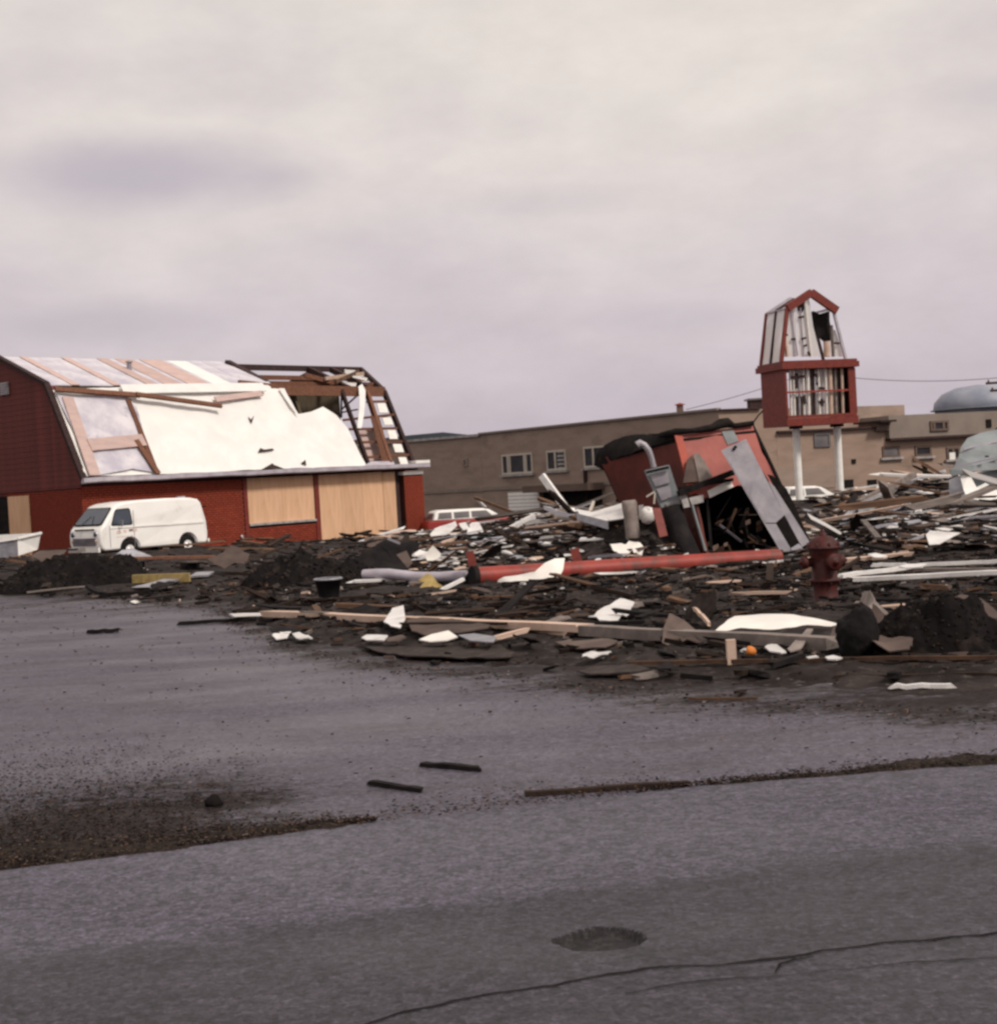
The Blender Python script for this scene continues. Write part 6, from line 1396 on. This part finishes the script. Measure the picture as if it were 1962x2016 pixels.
# uncountable small litter, grit and gravel
LM = ['wood_dark', 'wood_brown', 'wood_grey', 'board_white', 'strip_metal', 'wood_pale', 'tar', 'card_tan', 'soil_black', 'red_scrap']
def litter(name, count, fn_, sizes, label_mats):
    vs = []; fs = []; mi = []
    for i in range(count):
        x, y = fn_(); L = sizes(y); a = U(0, math.pi); t = random.gauss(0, .1)
        d = V((math.cos(a), math.sin(a), t)).normalized(); s = V((-math.sin(a), math.cos(a), random.gauss(0, .2))).normalized(); u = d.cross(s)
        wd = L*U(.10, .5); h = min(L*U(.06, .3), .04); c = V((x, y, top(x, y) + h*.4 + U(0, .02)))
        b = len(vs)
        for q in ((-1, -1, -1), (1, -.8, -1), (.8, 1, -1), (-.9, .8, -1), (-.8, -.8, 1), (.9, -.7, 1), (.8, .8, 1), (-1, .9, 1)):
            vs.append(c + d*(q[0]*L/2) + s*(q[1]*wd/2) + u*(q[2]*h/2))
        m_ = random.choice(label_mats(x, y))
        for f in ((4, 5, 6, 7), (0, 1, 5, 4), (1, 2, 6, 5), (2, 3, 7, 6), (3, 0, 4, 7)): fs.append(tuple(b + k for k in f)); mi.append(m_)
    m = MB(); m.v = vs; m.f = fs; m.mi = mi; m.sm = [False]*len(fs)
    return tag(m.build(name, LM, fixn=False), kind='stuff')
def lm(x, y):
    if y > 24.5 and x/y > -.055: return [0]*9 + [1]*5 + [2]*4 + [3]*3 + [4]*2 + [5] + [6]*8 + [7]*2 + [8]*8
    return [0]*22 + [1]*8 + [2]*3 + [3] + [6]*16 + [7]*4 + [8]*30 + [5]
def near():
    while True:
        x, y = spot(11, 27, .9)
        if rnd() < .35 + .65*smooth(y - yb(x), .5, 4): return x, y
litter('debris_litter', 8000, near, lambda y: U(.010, .06)*(.5 + y/22) if rnd() < .85 else U(.1, .3), lm)
litter('debris_litter', 5200, lambda: spot(26, 62, 1), lambda y: U(.03, .2)*(.4 + y/50), lm)
litter('wood_splinters', 4500, lambda: spot(24, 58, .9, -.06, .4), lambda y: U(.15, .6)*(.4 + y/50), lm)
def lotfn():
    while True:
        u = U(-.4, .4); y = U(8, 27); x = u*y
        s = yb(x) - y
        if 0 < s and y > fr(x) and rnd() < .03 + math.exp(-s*2.0): return x, y
litter('lot_litter', 2400, lotfn, lambda y: U(.006, .028)*(.5 + y/18), lambda x, y: [0]*5 + [1]*3 + [8]*8 + [7] + [2])
# gravel drifts along the road edge
GA = [march(px, py, flat) for px, py in ((-150, 1600), (0, 1590), (300, 1600), (560, 1606), (730, 1610))]
def strip(lo_px, x0, x1, wfun):
    def f():
        while True:
            x = U(x0, x1); wd = wfun(x); y = fr(x) + .02 + abs(random.gauss(0, .5))*wd
            if rnd() < 1.0: return x, y
    return f
gv0 = march(740, 1620, flat).x
gv1 = march(1330, 1560, flat).x
def wl(x): return lerp_tab([(-3.6, .70), (-2.4, .52), (-1.4, .36), (gv0 - .25, .26), (gv0 + .02, .03)], x)
def wr(x): return lerp_tab([(gv1 - .3, .02), (gv1 + .3, .13), (gv1 + 1.6, .30), (4.6, .5)], x)
litter('gravel_drift', 12000, strip(0, -3.9, gv0, wl), lambda y: U(.004, .018), lambda x, y: [0]*7 + [8]*9 + [7]*3 + [1]*2)
litter('gravel_drift', 4200, strip(0, gv1 - .2, 4.8, wr), lambda y: U(.005, .02), lambda x, y: [0]*5 + [8]*9 + [1]*2 + [7])
def midg():
    while True:
        x = U(gv0, gv1); y = fr(x) + abs(random.gauss(0, .22))
        return x, y
litter('gravel_drift', 900, midg, lambda y: U(.005, .02), lambda x, y: [0]*3 + [8]*6 + [1]*2 + [7])
def leftg():
    while True:
        u = U(-.40, -.12); y = 7 + abs(random.gauss(1.0, 1.1)); x = u*y
        if y > fr(x) and rnd() < smooth(-u, .12, .3): return x, y
litter('gravel_drift', 9000, leftg, lambda y: U(.004, .02), lambda x, y: [0]*6 + [8]*9 + [1]*2 + [7])
# soil lying under the gravel drifts
def drift(name, x0, x1, wfun):
    m = MB(); vs = []; n = 10; xs_ = [x0 + .06*i for i in range(int((x1 - x0)/.06) + 1)]
    for x in xs_:
        wd = max(wfun(x)*1.15, .01)
        for j in range(n + 1):
            t = j/n; y = fr(x) - .03 + .06*noise.noise((x*4, 2, 1)) + .03*noise.noise((x*13, 2, 1)) + wd*t*(1 + .7*noise.noise((x*2, 5, 5)) + .4*noise.noise((x*7, 5, 5)))
            z = -.014 + .032*min(1, wd*3)*(math.sin(math.pi*min(1, t*1.05))**.6) + .022*noise.noise((x*5, y*5, 1)) + .016*noise.noise((x*13, y*13, 1))
            vs.append((x, y, z))
    m.add(vs, [(i*(n + 1) + j, (i + 1)*(n + 1) + j, (i + 1)*(n + 1) + j + 1, i*(n + 1) + j + 1) for i in range(len(xs_) - 1) for j in range(n)], True)
    tag(m.build(name, 'grit', fixn=False), kind='stuff')
drift('gravel_bed', -3.9, gv0, wl); drift('gravel_bed', gv1 - .2, 4.8, wr)
